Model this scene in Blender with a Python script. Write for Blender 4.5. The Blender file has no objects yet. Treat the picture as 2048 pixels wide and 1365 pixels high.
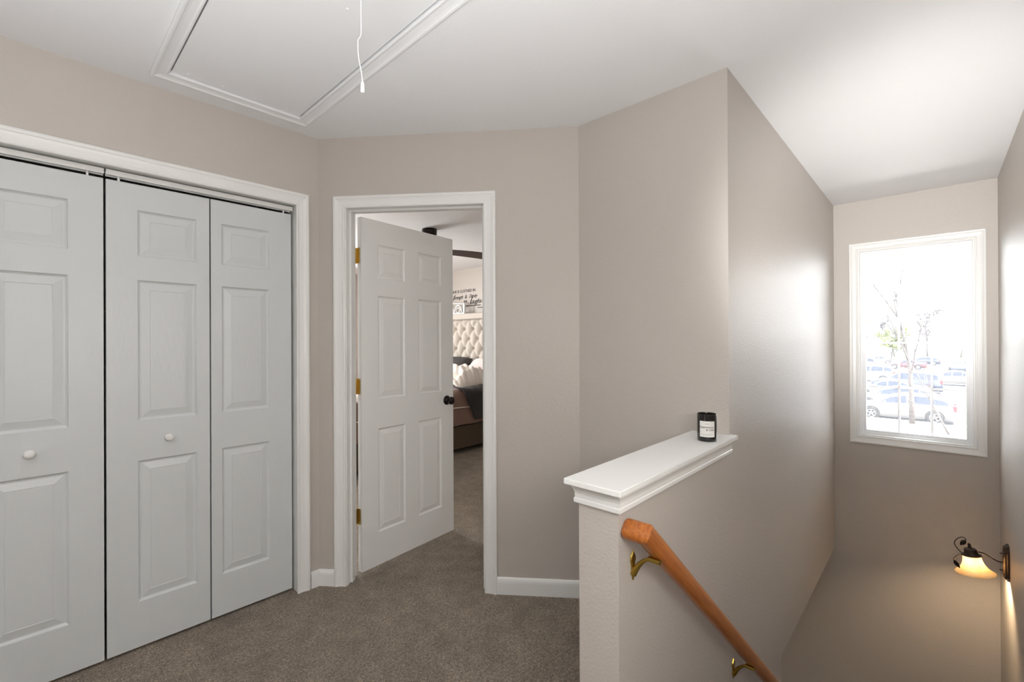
import bpy, bmesh, math, random
from mathutils import Vector, Matrix

random.seed(7)
SC = bpy.context.scene
COL = SC.collection
R = math.radians
PI = math.pi

# ------------------------------------------------------------------ measured plan (metres, upper floor z = 0)
H = 2.44                    # ceiling height
AY = 2.4663                 # closet wall plane (faces -Y)
XAB = 1.0853                # corner closet wall / bedroom door wall
CX = 1.9504                 # short wall plane (faces -X)
YBC = 1.3486                # corner door wall / short wall
DY = 0.6163                 # stair wall plane (faces -Y)
EX = 4.5656                 # window wall plane (faces -X)
FY = -0.3153                # right wall plane (faces +Y)
HWX = 1.067                 # free end of the half wall
HWY = 0.742                 # hall side of the half wall
ZLOW = -2.75                # lower floor
ZSOF = -0.38                # underside of the upper floor
WT = 0.115                  # wall thickness
HX0 = -2.6                  # rear of the hall

# ------------------------------------------------------------------ camera
cam_data = bpy.data.cameras.new('camera')
cam = bpy.data.objects.new('camera', cam_data)
COL.objects.link(cam)
SC.camera = cam
cam_data.sensor_width = 36.0
cam_data.lens = 905.47 / 2048 * 36.0
cam_data.clip_start = 0.02
cam_data.clip_end = 600
yaw, pitch, roll, camh = 0.7526, 0.0020, -0.0046, 1.3229
fw = Vector((math.cos(yaw) * math.cos(pitch), math.sin(yaw) * math.cos(pitch), math.sin(pitch)))
rt = Vector((math.sin(yaw), -math.cos(yaw), 0))
up = rt.cross(fw)
r2 = rt * math.cos(roll) + up * math.sin(roll)
u2 = -rt * math.sin(roll) + up * math.cos(roll)
M3 = Matrix((r2, u2, -fw)).transposed()
cam.matrix_world = Matrix.Translation((0, 0, camh)) @ M3.to_4x4()

# ------------------------------------------------------------------ world: bright hazy sky
world = bpy.data.worlds.new('sky')
SC.world = world
world.use_nodes = True
wn = world.node_tree
wn.nodes.clear()
w_out = wn.nodes.new('ShaderNodeOutputWorld')
w_bg = wn.nodes.new('ShaderNodeBackground')
w_bg.inputs['Color'].default_value = (0.93, 0.97, 1.0, 1)
w_bg.inputs['Strength'].default_value = 8.5
wn.links.new(w_bg.outputs[0], w_out.inputs[0])

# ------------------------------------------------------------------ lights
def add_light(name, kind, loc, energy, color=(1, 1, 1), size=0.1, target=None, size_y=None, spot=None, blend=0.6):
    d = bpy.data.lights.new(name, kind)
    d.energy = energy
    d.color = color
    if kind == 'AREA':
        d.size = size
        if size_y:
            d.shape = 'RECTANGLE'
            d.size_y = size_y
    elif kind == 'SUN':
        d.angle = size
    else:
        d.shadow_soft_size = size
    if kind == 'SPOT':
        d.spot_size = spot
        d.spot_blend = blend
    o = bpy.data.objects.new(name, d)
    COL.objects.link(o)
    o.location = loc
    if target is not None:
        o.rotation_euler = (Vector(target) - Vector(loc)).to_track_quat('-Z', 'Y').to_euler()
    return o

# photographer's umbrella flash behind the camera, turned up at the ceiling, with a little spill forward
add_light('bounce_flash', 'SPOT', (-0.45, 0.30, 0.95), 118, (0.965, 0.985, 1.0), 0.25, (-0.38, 0.34, 2.44), spot=R(138), blend=0.7)
add_light('flash_spill', 'POINT', (-0.05, -0.02, 1.56), 6, (0.98, 0.99, 1.0), 0.13)
add_light('camera_fill', 'POINT', (-0.06, -0.20, 1.42), 10, (1.0, 0.99, 0.975), 0.24)  # added fill beside the camera, evens out the walls
add_light('stair_fill', 'POINT', (0.55, -0.13, 1.40), 14, (1.0, 0.985, 0.96), 0.17)  # added fill for the stair wall, out of frame
add_light('stair_fill_spot', 'SPOT', (0.55, -0.13, 1.30), 260, (1.0, 0.985, 0.96), 0.17, (4.4, 0.15, 2.25), spot=R(54), blend=1.0)  # added spot, brightens the stairwell ceiling and walls
# added area lamp below the sill stands in for light off the paving
add_light('paving_fill', 'AREA', (6.3, 0.13, -0.6), 78, (1.0, 0.98, 0.94), 1.6, (3.2, 0.13, 2.3), 2.0)
add_light('stair_fill_far', 'SPOT', (-0.15, -0.05, 1.55), 120, (1.0, 0.985, 0.965), 0.12, (4.4, 0.14, 1.85), spot=R(34), blend=1.0)  # added spot, lifts the window wall and far ceiling
# sun: high, from the right-hand side, never shining into the stairwell window
add_light('sun', 'SUN', (0, -20, 30), 24, (1.0, 0.96, 0.90), R(1.2), (4, 0, 0))
# added unseen fill under the hall ceiling further back
add_light('hall_fill', 'AREA', (-1.6, 1.0, 2.40), 5, (1.0, 0.97, 0.93), 0.45, (-1.6, 1.0, 0))
# portals in the two windows guide the sky light
def portal(loc, target, sx, sy):
    o = add_light('window_portal', 'AREA', loc, 1, size=sx, size_y=sy, target=target)
    o.data.cycles.is_portal = True
portal((EX + .14, 0.127, 1.30), (0, 0.127, 1.30), .60, 1.42)
portal((2.4, 6.99, 1.30), (2.4, 0, 1.30), 1.6, 1.48)
add_light('bedroom_fill', 'AREA', (2.2, 6.70, 1.70), 95, (1.0, 0.985, 0.96), 1.2, (2.1, 2.6, 0), 1.2)  # added area lamp inside the bedroom window, boosts its daylight
# added warm fill in the lower hall, brightening the foot of the end wall
add_light('lower_hall_fill', 'AREA', (3.6, 2.4, -0.45), 8, (1.0, 0.90, 0.78), 0.4, (3.6, 2.4, -3))

SC.view_settings.view_transform = 'Standard'
SC.view_settings.look = 'None'
SC.view_settings.gamma = 1.0
SC.view_settings.exposure = 0.30
SC.view_settings.use_curve_mapping = False

# ------------------------------------------------------------------ materials
def srgb(r, g, b):
    f = lambda c: (c / 255 / 12.92) if c / 255 <= 0.04045 else ((c / 255 + 0.055) / 1.055) ** 2.4
    return (f(r), f(g), f(b), 1.0)

def mat(name, color, rough=0.5, metal=0.0, bump=None, vary=None, spec=0.5, emit=None, estr=0.0, coat=0.0, sheen=0.0, trans=0.0):
    """bump = (noise scale, strength, distance[, stretch xyz]); vary = (noise scale, second colour, low, high)"""
    m = bpy.data.materials.new(name)
    m.use_nodes = True
    nt = m.node_tree
    b = nt.nodes['Principled BSDF']
    b.inputs['Base Color'].default_value = color
    b.inputs['Roughness'].default_value = rough
    b.inputs['Metallic'].default_value = metal
    b.inputs['Specular IOR Level'].default_value = spec
    b.inputs['Coat Weight'].default_value = coat
    b.inputs['Sheen Weight'].default_value = sheen
    b.inputs['Transmission Weight'].default_value = trans
    if emit:
        b.inputs['Emission Color'].default_value = emit
        b.inputs['Emission Strength'].default_value = estr
    tc = nt.nodes.new('ShaderNodeTexCoord')
    if bump:
        mp = nt.nodes.new('ShaderNodeMapping')
        if len(bump) > 3:
            mp.inputs['Scale'].default_value = bump[3]
        nt.links.new(tc.outputs['Object'], mp.inputs['Vector'])
        n = nt.nodes.new('ShaderNodeTexNoise')
        n.inputs['Scale'].default_value = bump[0]
        n.inputs['Detail'].default_value = 3
        nt.links.new(mp.outputs[0], n.inputs['Vector'])
        bp = nt.nodes.new('ShaderNodeBump')
        bp.inputs['Strength'].default_value = bump[1]
        bp.inputs['Distance'].default_value = bump[2]
        nt.links.new(n.outputs['Fac'], bp.inputs['Height'])
        nt.links.new(bp.outputs[0], b.inputs['Normal'])
    if vary:
        n2 = nt.nodes.new('ShaderNodeTexNoise')
        n2.inputs['Scale'].default_value = vary[0]
        n2.inputs['Detail'].default_value = 4
        nt.links.new(tc.outputs['Object'], n2.inputs['Vector'])
        rp = nt.nodes.new('ShaderNodeValToRGB')
        rp.color_ramp.elements[0].position = vary[2]
        rp.color_ramp.elements[1].position = vary[3]
        rp.color_ramp.elements[0].color = color
        rp.color_ramp.elements[1].color = vary[1]
        nt.links.new(n2.outputs['Fac'], rp.inputs[0])
        nt.links.new(rp.outputs[0], b.inputs['Base Color'])
    return m

M = {}
M['paint'] = mat('beige_wall_paint', srgb(194, 187, 180), 0.46, bump=(115, 0.35, 0.004), spec=.4)
M['ceiling'] = mat('white_ceiling_paint', srgb(236, 236, 237), 0.7, bump=(90, 0.10, 0.004))
M['trim'] = mat('white_trim_paint', srgb(236, 236, 234), 0.32)
M['hatch'] = mat('white_hatch_paint', srgb(234, 234, 235), 0.55)
M['dark'] = mat('dark_void', srgb(40, 36, 33), 0.9)
M['brass'] = mat('polished_brass', srgb(206, 180, 112), 0.28, 1.0)
M['bracket'] = mat('antique_brass', srgb(178, 150, 72), 0.28, 1.0)
M['bronze'] = mat('dark_bronze', srgb(38, 29, 26), 0.35, 0.6)
M['iron'] = mat('bronze_iron', srgb(62, 50, 44), 0.5, 0.5)
M['vinyl'] = mat('white_vinyl', srgb(242, 243, 245), 0.3)
M['black_glass'] = mat('black_glass', srgb(17, 14, 14), 0.12, coat=0.5)
M['paper'] = mat('label_paper', srgb(226, 224, 220), 0.7)
M['ink'] = mat('black_ink', srgb(28, 27, 27), 0.8)
M['grey_ink'] = mat('grey_ink', srgb(170, 168, 166), 0.8)
M['wax'] = mat('candle_wax', srgb(226, 214, 192), 0.5)
M['plastic'] = mat('white_plastic', srgb(244, 244, 244), 0.35)
M['steel'] = mat('steel', srgb(190, 190, 190), 0.3, 1.0)

def door_mat():
    """white moulded door skin with pressed wood grain"""
    m = mat('white_door_paint', srgb(212, 215, 216), 0.4)
    nt = m.node_tree
    b = nt.nodes['Principled BSDF']
    tc = nt.nodes.new('ShaderNodeTexCoord')
    mp = nt.nodes.new('ShaderNodeMapping')
    mp.inputs['Scale'].default_value = (1.0, 1.0, 0.09)
    nt.links.new(tc.outputs['Object'], mp.inputs[0])
    w = nt.nodes.new('ShaderNodeTexWave')
    w.wave_type = 'RINGS'
    w.inputs['Scale'].default_value = 28
    w.inputs['Distortion'].default_value = 5.0
    w.inputs['Detail'].default_value = 2.0
    w.inputs['Detail Scale'].default_value = 2.2
    nt.links.new(mp.outputs[0], w.inputs['Vector'])
    mp2 = nt.nodes.new('ShaderNodeMapping')
    mp2.inputs['Scale'].default_value = (1.0, 1.0, 0.05)
    nt.links.new(tc.outputs['Object'], mp2.inputs[0])
    n = nt.nodes.new('ShaderNodeTexNoise')
    n.inputs['Scale'].default_value = 400
    nt.links.new(mp2.outputs[0], n.inputs['Vector'])
    ad = nt.nodes.new('ShaderNodeMath')
    ad.operation = 'ADD'
    nt.links.new(w.outputs['Fac'], ad.inputs[0])
    nt.links.new(n.outputs['Fac'], ad.inputs[1])
    bp = nt.nodes.new('ShaderNodeBump')
    bp.inputs['Strength'].default_value = 0.10
    bp.inputs['Distance'].default_value = 0.002
    nt.links.new(ad.outputs[0], bp.inputs['Height'])
    nt.links.new(bp.outputs[0], b.inputs['Normal'])
    return m
M['door'] = door_mat()

def carpet_mat():
    m = bpy.data.materials.new('taupe_carpet')
    m.use_nodes = True
    nt = m.node_tree
    b = nt.nodes['Principled BSDF']
    b.inputs['Roughness'].default_value = 0.95
    b.inputs['Specular IOR Level'].default_value = 0.1
    b.inputs['Sheen Weight'].default_value = 0.25
    tc = nt.nodes.new('ShaderNodeTexCoord')
    def noise(scale, detail=3, rough=0.6):
        n = nt.nodes.new('ShaderNodeTexNoise')
        n.inputs['Scale'].default_value = scale
        n.inputs['Detail'].default_value = detail
        n.inputs['Roughness'].default_value = rough
        nt.links.new(tc.outputs['Object'], n.inputs['Vector'])
        return n
    fine, tuft, blot, big = noise(190, 4, 0.7), noise(75, 3), noise(10, 4, 0.65), noise(2.4, 3)
    def ramp(src, lo, hi, c0, c1):
        r = nt.nodes.new('ShaderNodeValToRGB')
        r.color_ramp.elements[0].position = lo
        r.color_ramp.elements[1].position = hi
        r.color_ramp.elements[0].color = c0
        r.color_ramp.elements[1].color = c1
        nt.links.new(src.outputs['Fac'], r.inputs[0])
        return r
    c = ramp(fine, 0.38, 0.62, srgb(112, 95, 76), srgb(214, 196, 174))
    g = lambda v: (v, v, v, 1)
    def mul(x, y, fac=1.0):
        k = nt.nodes.new('ShaderNodeMix')
        k.data_type = 'RGBA'
        k.blend_type = 'MULTIPLY'
        k.inputs['Factor'].default_value = fac
        nt.links.new(x, k.inputs['A'])
        nt.links.new(y, k.inputs['B'])
        return k.outputs['Result']
    o = mul(c.outputs[0], ramp(tuft, 0.36, 0.64, g(0.62), g(1.1)).outputs[0])
    o = mul(o, ramp(blot, 0.36, 0.64, g(0.76), g(1.06)).outputs[0])
    o = mul(o, ramp(big, 0.35, 0.65, g(0.86), g(1.06)).outputs[0])
    nt.links.new(o, b.inputs['Base Color'])
    ad = nt.nodes.new('ShaderNodeMath')
    ad.operation = 'ADD'
    nt.links.new(fine.outputs['Fac'], ad.inputs[0])
    nt.links.new(tuft.outputs['Fac'], ad.inputs[1])
    bp = nt.nodes.new('ShaderNodeBump')
    bp.inputs['Strength'].default_value = 0.9
    bp.inputs['Distance'].default_value = 0.012
    nt.links.new(ad.outputs[0], bp.inputs['Height'])
    nt.links.new(bp.outputs[0], b.inputs['Normal'])
    return m
M['carpet'] = carpet_mat()

def wood_mat():
    m = mat('varnished_oak', srgb(170, 98, 38), 0.3, coat=0.25)
    nt = m.node_tree
    b = nt.nodes['Principled BSDF']
    tc = nt.nodes.new('ShaderNodeTexCoord')
    mp = nt.nodes.new('ShaderNodeMapping')
    mp.vector_type = 'TEXTURE'
    mp.inputs['Rotation'].default_value = (0, R(41), 0)
    mp.inputs['Scale'].default_value = (1 / 2.5, 1 / 40, 1 / 40)
    nt.links.new(tc.outputs['Object'], mp.inputs[0])
    n = nt.nodes.new('ShaderNodeTexNoise')
    n.inputs['Scale'].default_value = 3.0
    n.inputs['Detail'].default_value = 5
    nt.links.new(mp.outputs[0], n.inputs['Vector'])
    r = nt.nodes.new('ShaderNodeValToRGB')
    r.color_ramp.elements[0].position = 0.3
    r.color_ramp.elements[1].position = 0.7
    r.color_ramp.elements[0].color = srgb(150, 80, 30)
    r.color_ramp.elements[1].color = srgb(186, 112, 48)
    nt.links.new(n.outputs['Fac'], r.inputs[0])
    nt.links.new(r.outputs[0], b.inputs['Base Color'])
    return m
M['oak'] = wood_mat()

def glass_mat(name, haze=0.0, tint=(1, 1, 1, 1)):
    m = bpy.data.materials.new(name)
    m.use_nodes = True
    nt = m.node_tree
    nt.nodes.clear()
    out = nt.nodes.new('ShaderNodeOutputMaterial')
    tr = nt.nodes.new('ShaderNodeBsdfTransparent')
    tr.inputs[0].default_value = tint
    gl = nt.nodes.new('ShaderNodeBsdfGlossy')
    gl.inputs['Roughness'].default_value = 0.02
    fr = nt.nodes.new('ShaderNodeFresnel')
    fr.inputs['IOR'].default_value = 1.45
    mx = nt.nodes.new('ShaderNodeMixShader')
    nt.links.new(fr.outputs[0], mx.inputs[0])
    nt.links.new(tr.outputs[0], mx.inputs[1])
    nt.links.new(gl.outputs[0], mx.inputs[2])
    last = mx
    if haze:
        tl = nt.nodes.new('ShaderNodeBsdfTranslucent')
        tl.inputs[0].default_value = (0.95, 0.97, 1, 1)
        m2 = nt.nodes.new('ShaderNodeMixShader')
        m2.inputs[0].default_value = haze
        nt.links.new(mx.outputs[0], m2.inputs[1])
        nt.links.new(tl.outputs[0], m2.inputs[2])
        last = m2
    nt.links.new(last.outputs[0], out.inputs[0])
    return m
M['muntin'] = mat('white_vinyl_bloom', srgb(245, 246, 248), 0.4)
nt = M['muntin'].node_tree
tl = nt.nodes.new('ShaderNodeBsdfTranslucent')
tl.inputs[0].default_value = (0.95, 0.96, 0.98, 1)
mx = nt.nodes.new('ShaderNodeMixShader')
mx.inputs[0].default_value = 0.07  # translucent share stands in for bright sky blooming over the bars
o_ = nt.nodes['Material Output']
nt.links.new(nt.nodes['Principled BSDF'].outputs[0], mx.inputs[1])
nt.links.new(tl.outputs[0], mx.inputs[2])
nt.links.new(mx.outputs[0], o_.inputs[0])
M['pane'] = glass_mat('glare_veiled_glass', 0.045)  # translucent veil mixed into the panes imitates window glare

# ------------------------------------------------------------------ mesh helpers
def obj(name, bm, material, parent=None, smooth=False, loc=None, normals=True):
    """link a bmesh as ONE mesh object; if loc is given the vertices (in the parent's space) are moved so that the origin sits there"""
    if normals:
        bmesh.ops.recalc_face_normals(bm, faces=bm.faces)
    if loc is not None:
        bmesh.ops.translate(bm, verts=bm.verts, vec=-Vector(loc))
    me = bpy.data.meshes.new(name)
    bm.to_mesh(me)
    bm.free()
    for m in (material if isinstance(material, (list, tuple)) else [material]):
        me.materials.append(m)
    if smooth:
        for p in me.polygons:
            p.use_smooth = True
    o = bpy.data.objects.new(name, me)
    COL.objects.link(o)
    if parent is not None:
        o.parent = parent
    if loc is not None:
        o.location = loc
    return o

def smooth_by_angle(o, ang=35):
    me = o.data
    for p in me.polygons:
        p.use_smooth = True
    bm = bmesh.new()
    bm.from_mesh(me)
    for e in bm.edges:
        if len(e.link_faces) == 2 and e.calc_face_angle(0) > R(ang):
            e.smooth = False
    bm.to_mesh(me)
    bm.free()
    return o

def empty(name, loc=(0, 0, 0), rz=0.0, parent=None):
    o = bpy.data.objects.new(name, None)
    o.empty_display_size = 0.1
    COL.objects.link(o)
    o.location = loc
    o.rotation_euler = (0, 0, rz)
    if parent is not None:
        o.parent = parent
    return o

def tag(o, label=None, cat=None, group=None, kind=None):
    if label:
        o['label'] = label
    if cat:
        o['category'] = cat
    if group:
        o['group'] = group
    if kind:
        o['kind'] = kind
    return o

def structure(o, label=None):
    o['kind'] = 'structure'
    if label:
        o['label'] = label
    return o

def box(bm, x0, x1, y0, y1, z0, z1, bev=0.0, seg=2):
    vs = [bm.verts.new((x, y, z)) for x in (x0, x1) for y in (y0, y1) for z in (z0, z1)]
    fs = []
    for idx in ((0, 1, 3, 2), (4, 6, 7, 5), (0, 4, 5, 1), (2, 3, 7, 6), (0, 2, 6, 4), (1, 5, 7, 3)):
        fs.append(bm.faces.new([vs[i] for i in idx]))
    if bev:
        es = list({e for f in fs for e in f.edges})
        bmesh.ops.bevel(bm, geom=es, offset=bev, segments=seg, affect='EDGES', profile=0.5)
    return bm

def new_box(*a, **k):
    return box(bmesh.new(), *a, **k)

def prism(pts, z0, z1, bm=None):
    """vertical prism on a plan polygon"""
    bm = bm or bmesh.new()
    lo = [bm.verts.new((x, y, z0)) for x, y in pts]
    hi = [bm.verts.new((x, y, z1)) for x, y in pts]
    n = len(pts)
    bm.faces.new(lo[::-1])
    bm.faces.new(hi)
    for i in range(n):
        bm.faces.new((lo[i], lo[(i + 1) % n], hi[(i + 1) % n], hi[i]))
    return bm

class Plane:
    """a wall plane: point(u, v, d) = origin + u U + v Z + d N, N towards the viewer's side"""
    def __init__(self, o, U, N):
        self.o, self.U, self.N = Vector(o), Vector(U).normalized(), Vector(N).normalized()
    def p(self, u, v, d=0.0):
        return self.o + self.U * u + Vector((0, 0, v)) + self.N * d

PA = Plane((0, AY, 0), (1, 0, 0), (0, -1, 0))
TB = Vector((CX - XAB, YBC - AY, 0)).normalized()
NB = Vector((TB.y, -TB.x, 0))
LB = math.hypot(CX - XAB, YBC - AY)
PB = Plane((XAB, AY, 0), TB, NB)
PC = Plane((CX, 0, 0), (0, -1, 0), (-1, 0, 0))
PD = Plane((0, DY, 0), (1, 0, 0), (0, -1, 0))
PE = Plane((EX, 0, 0), (0, 1, 0), (-1, 0, 0))
PF = Plane((0, FY, 0), (1, 0, 0), (0, 1, 0))

def grid_solid(P, us, vs, missing, d0, d1, bm=None):
    """a slab on a plane, of the cells between the cuts us x vs except the missing ones; one closed connected mesh"""
    bm = bm or bmesh.new()
    V = {}
    def v(i, j, k):
        if (i, j, k) not in V:
            V[(i, j, k)] = bm.verts.new(P.p(us[i], vs[j], (d0, d1)[k]))
        return V[(i, j, k)]
    nu, nv = len(us) - 1, len(vs) - 1
    on = lambda i, j: 0 <= i < nu and 0 <= j < nv and (i, j) not in missing
    for i in range(nu):
        for j in range(nv):
            if not on(i, j):
                continue
            for k in (0, 1):
                bm.faces.new((v(i, j, k), v(i + 1, j, k), v(i + 1, j + 1, k), v(i, j + 1, k)))
            for di, dj, a, b in ((-1, 0, (0, 0), (0, 1)), (1, 0, (1, 0), (1, 1)), (0, -1, (0, 0), (1, 0)), (0, 1, (0, 1), (1, 1))):
                if not on(i + di, j + dj):
                    p, q = (i + a[0], j + a[1]), (i + b[0], j + b[1])
                    bm.faces.new((v(*p, 0), v(*q, 0), v(*q, 1), v(*p, 1)))
    return bm

CASING = [(0, 0), (0, .008), (.0035, .0105), (.008, .0105), (.0115, .0085), (.016, .0085), (.031, .0105), (.040, .0135), (.0435, .0165),
          (.049, .0175), (.054, .0165), (.057, .0135), (.057, 0)]

def casing(P, u0, u1, v0, v1, width, parent, material, name='casing', bottom=False, prof=CASING, floor=0.0, k=1.0):
    """mitred casing pieces round an opening: each side is a piece of its own"""
    s = width / prof[-1][0]
    pr = [(w * s, d * k) for w, d in prof]
    def piece(fa, fb):
        bm = bmesh.new()
        A = [bm.verts.new(P.p(*fa(w), d)) for w, d in pr]
        B = [bm.verts.new(P.p(*fb(w), d)) for w, d in pr]
        for i in range(len(pr) - 1):
            bm.faces.new((A[i], A[i + 1], B[i + 1], B[i]))
        bm.faces.new((A[-1], A[0], B[0], B[-1]))
        bm.faces.new(A[::-1])
        bm.faces.new(B)
        return obj(name, bm, material, parent)
    lo = (lambda w: v0 - w) if bottom else (lambda w: floor)
    piece(lambda w: (u0 - w, lo(w)), lambda w: (u0 - w, v1 + w))
    piece(lambda w: (u0 - w, v1 + w), lambda w: (u1 + w, v1 + w))
    piece(lambda w: (u1 + w, v1 + w), lambda w: (u1 + w, lo(w)))
    if bottom:
        piece(lambda w: (u0 - w, v0 - w), lambda w: (u1 + w, v0 - w))

def pbox(P, u0, u1, v0, v1, d0, d1, bm=None):
    return grid_solid(P, [u0, u1], [v0, v1], set(), d0, d1, bm)

def tube(bm, pts, rad, n=10, cap=True):
    pts = [Vector(p) for p in pts]
    rad = rad if isinstance(rad, (list, tuple)) else [rad] * len(pts)
    t = [(pts[min(i + 1, len(pts) - 1)] - pts[max(i - 1, 0)]).normalized() for i in range(len(pts))]
    ref = Vector((0, 0, 1)) if abs(t[0].z) < 0.9 else Vector((1, 0, 0))
    nrm = (ref - t[0] * ref.dot(t[0])).normalized()
    rings = []
    for i, p in enumerate(pts):
        nrm = (nrm - t[i] * nrm.dot(t[i])).normalized()
        b = t[i].cross(nrm)
        rings.append([bm.verts.new(p + (nrm * math.cos(2 * PI * k / n) + b * math.sin(2 * PI * k / n)) * rad[i]) for k in range(n)])
    for a, b in zip(rings, rings[1:]):
        for k in range(n):
            bm.faces.new((a[k], a[(k + 1) % n], b[(k + 1) % n], b[k]))
    if cap:
        bm.faces.new(rings[0][::-1])
        bm.faces.new(rings[-1])
    return bm

def curve_pts(ctrl, n=24):
    """Catmull-Rom through control points"""
    P_ = [Vector(c) for c in ctrl]
    P_ = [P_[0] * 2 - P_[1]] + P_ + [P_[-1] * 2 - P_[-2]]
    out = []
    m = len(P_) - 3
    for s in range(m):
        p0, p1, p2, p3 = P_[s:s + 4]
        for k in range(n // m + 1):
            t = k / (n // m + 1)
            out.append(0.5 * ((2 * p1) + (p2 - p0) * t + (2 * p0 - 5 * p1 + 4 * p2 - p3) * t * t + (3 * p1 - p0 - 3 * p2 + p3) * t ** 3))
    out.append(P_[-2])
    return out

def lathe(bm, prof, n=24, mtx=None):
    """prof: (radius, height) pairs, revolved about Z; r = 0 closes"""
    mtx = mtx or Matrix.Identity(4)
    rings = []
    for r, z in prof:
        if r <= 1e-6:
            rings.append([bm.verts.new(mtx @ Vector((0, 0, z)))])
        else:
            rings.append([bm.verts.new(mtx @ Vector((r * math.cos(2 * PI * k / n), r * math.sin(2 * PI * k / n), z))) for k in range(n)])
    for a, b in zip(rings, rings[1:]):
        for k in range(n):
            k2 = (k + 1) % n
            if len(a) == 1 and len(b) == 1:
                continue
            if len(a) == 1:
                bm.faces.new((a[0], b[k2], b[k]))
            elif len(b) == 1:
                bm.faces.new((a[k], a[k2], b[0]))
            else:
                bm.faces.new((a[k], a[k2], b[k2], b[k]))
    return bm

def axis_mtx(loc, zdir):
    return Matrix.Translation(loc) @ Vector(zdir).to_track_quat('Z', 'Y').to_matrix().to_4x4()

def text_mesh(name, body, size, parent, material, mtx, align='LEFT', shear=0.0, extrude=0.0006, spacing=1.0, bold=0.0):
    cu = bpy.data.curves.new(name, 'FONT')
    cu.body = body
    cu.size = size
    cu.align_x = align
    cu.shear = shear
    cu.extrude = extrude
    cu.offset = bold
    cu.space_character = spacing
    cu.resolution_u = 3
    tmp = bpy.data.objects.new(name + '_tmp', cu)
    COL.objects.link(tmp)
    dg = bpy.context.evaluated_depsgraph_get()
    me = bpy.data.meshes.new_from_object(tmp.evaluated_get(dg))
    bpy.data.objects.remove(tmp)
    me.name = name
    me.materials.clear()
    me.materials.append(material)
    me.transform(mtx)
    o = bpy.data.objects.new(name, me)
    COL.objects.link(o)
    o['kind'] = 'stuff'
    if parent is not None:
        o.parent = parent
    return o

def copy_tree(o, parent=None):
    c = o.copy()
    COL.objects.link(c)
    if parent is not None:
        c.parent = parent
    for ch in list(o.children):
        copy_tree(ch, c)
    return c

# ================================================================== SETTING
# closet wall with the bifold opening
AU0, AU1, AV1 = -0.536, 0.972, 2.057        # finished opening of the closet
structure(obj('wall_left', grid_solid(PA, [HX0, AU0 - .018, AU1 + .018, XAB + 0.055], [0, AV1 + .018, H], {(1, 0)}, 0, -WT), M['paint']),
          'beige wall over and around the white bifold closet doors')
# bedroom door wall
BU0, BU1, BV1 = 0.159, 0.912, 2.056
structure(obj('wall_back', grid_solid(PB, [0, BU0 - .018, BU1 + .018, LB], [0, BV1 + .018, H], {(1, 0)}, 0, -WT), M['paint']),
          'beige angled wall holding the open bedroom door')
# short wall behind the half wall, running into the stair wall
structure(obj('wall_middle', new_box(CX, CX + WT, HWY, YBC + .07, 0, H), M['paint']),
          'beige short wall behind the half wall cap')
bm = bmesh.new()
structure(obj('wall_stair', grid_solid(PD, [CX, 2.766, EX], [ZLOW, ZSOF, H], {(1, 0)}, 0, -(HWY - DY)), M['paint']),
          'long beige stair wall shining with window light')
hw = structure(empty('wall_half', (HWX, DY, 0)), 'low beige half wall between the hall and the stairs')
obj('wall_body', new_box(0, CX - HWX, 0, HWY - DY, ZLOW, 0.90), M['paint'], hw)
# window wall: one solid with the window opening; also forms the bedroom's outer wall
WU0, WU1, WV0, WV1 = -0.204, 0.459, 0.558, 2.046
structure(obj('wall_end', grid_solid(PE, [FY - .2, WU0, WU1, 8.0], [ZLOW, WV0, WV1, H], {(1, 1)}, 0, -0.16), M['paint']),
          'beige end wall around the bright stairwell window')
structure(obj('wall_right', new_box(HX0 - .1, EX, FY - WT, FY, ZLOW, H), M['paint']), 'beige right-hand stairwell wall carrying the lit sconce')
structure(obj('wall_rear', new_box(HX0 - .1, HX0, FY, AY + .9, 0, H), M['paint']))
structure(obj('wall_side', new_box(XAB - .045, XAB + .03, AY + WT + .001, 6.9, 0, H), M['paint']))
structure(obj('wall_far', grid_solid(Plane((0, 6.9, 0), (1, 0, 0), (0, -1, 0)), [XAB - .05, 1.6, 3.2, EX], [0, .55, 2.05, H], {(1, 1)}, 0, -.1), M['paint']))
structure(obj('wall_closet', new_box(HX0, XAB - .046, AY + .80, AY + .9, 0, H), M['paint']))
# floors: hall + bedroom carpet, lower hall, staircase
bm = bmesh.new()
pts = [(HX0, FY), (HWX + .02, FY), (HWX + .02, DY + .01), (EX, DY + .01), (EX, 6.9), (HX0, 6.9)]
structure(obj('floor', prism(pts, ZSOF, 0), M['carpet']), 'taupe cut pile carpet in hall and bedroom')
structure(obj('floor_lower', new_box(-.5, EX, FY, 6.0, ZLOW - .1, ZLOW), M['carpet']))
structure(obj('wall_lower', new_box(2.6, EX, 4.6, 4.7, ZLOW, ZSOF), M['paint']))
structure(obj('wall_lower_side', new_box(2.64, 2.766, HWY + .001, 4.6, ZLOW, ZSOF), M['paint']))
n_steps, rise, run = 13, -ZLOW / 14, 0.252
prof = [(HWX + .02, ZLOW), (HWX + .02, -rise)]
for i in range(1, n_steps + 1):
    x = HWX + .02 + i * run
    prof += [(x, -rise * i), (x, -rise * (i + 1))]
bm = bmesh.new()
a_ = [bm.verts.new((x, FY + .003, z)) for x, z in prof]
b_ = [bm.verts.new((x, DY - .003, z)) for x, z in prof]
bm.faces.new(a_)
bm.faces.new(b_[::-1])
for i in range(len(prof)):
    j = (i + 1) % len(prof)
    bm.faces.new((a_[i], a_[j], b_[j], b_[i]))
structure(obj('floor_stairs', bm, M['carpet']))
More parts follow.
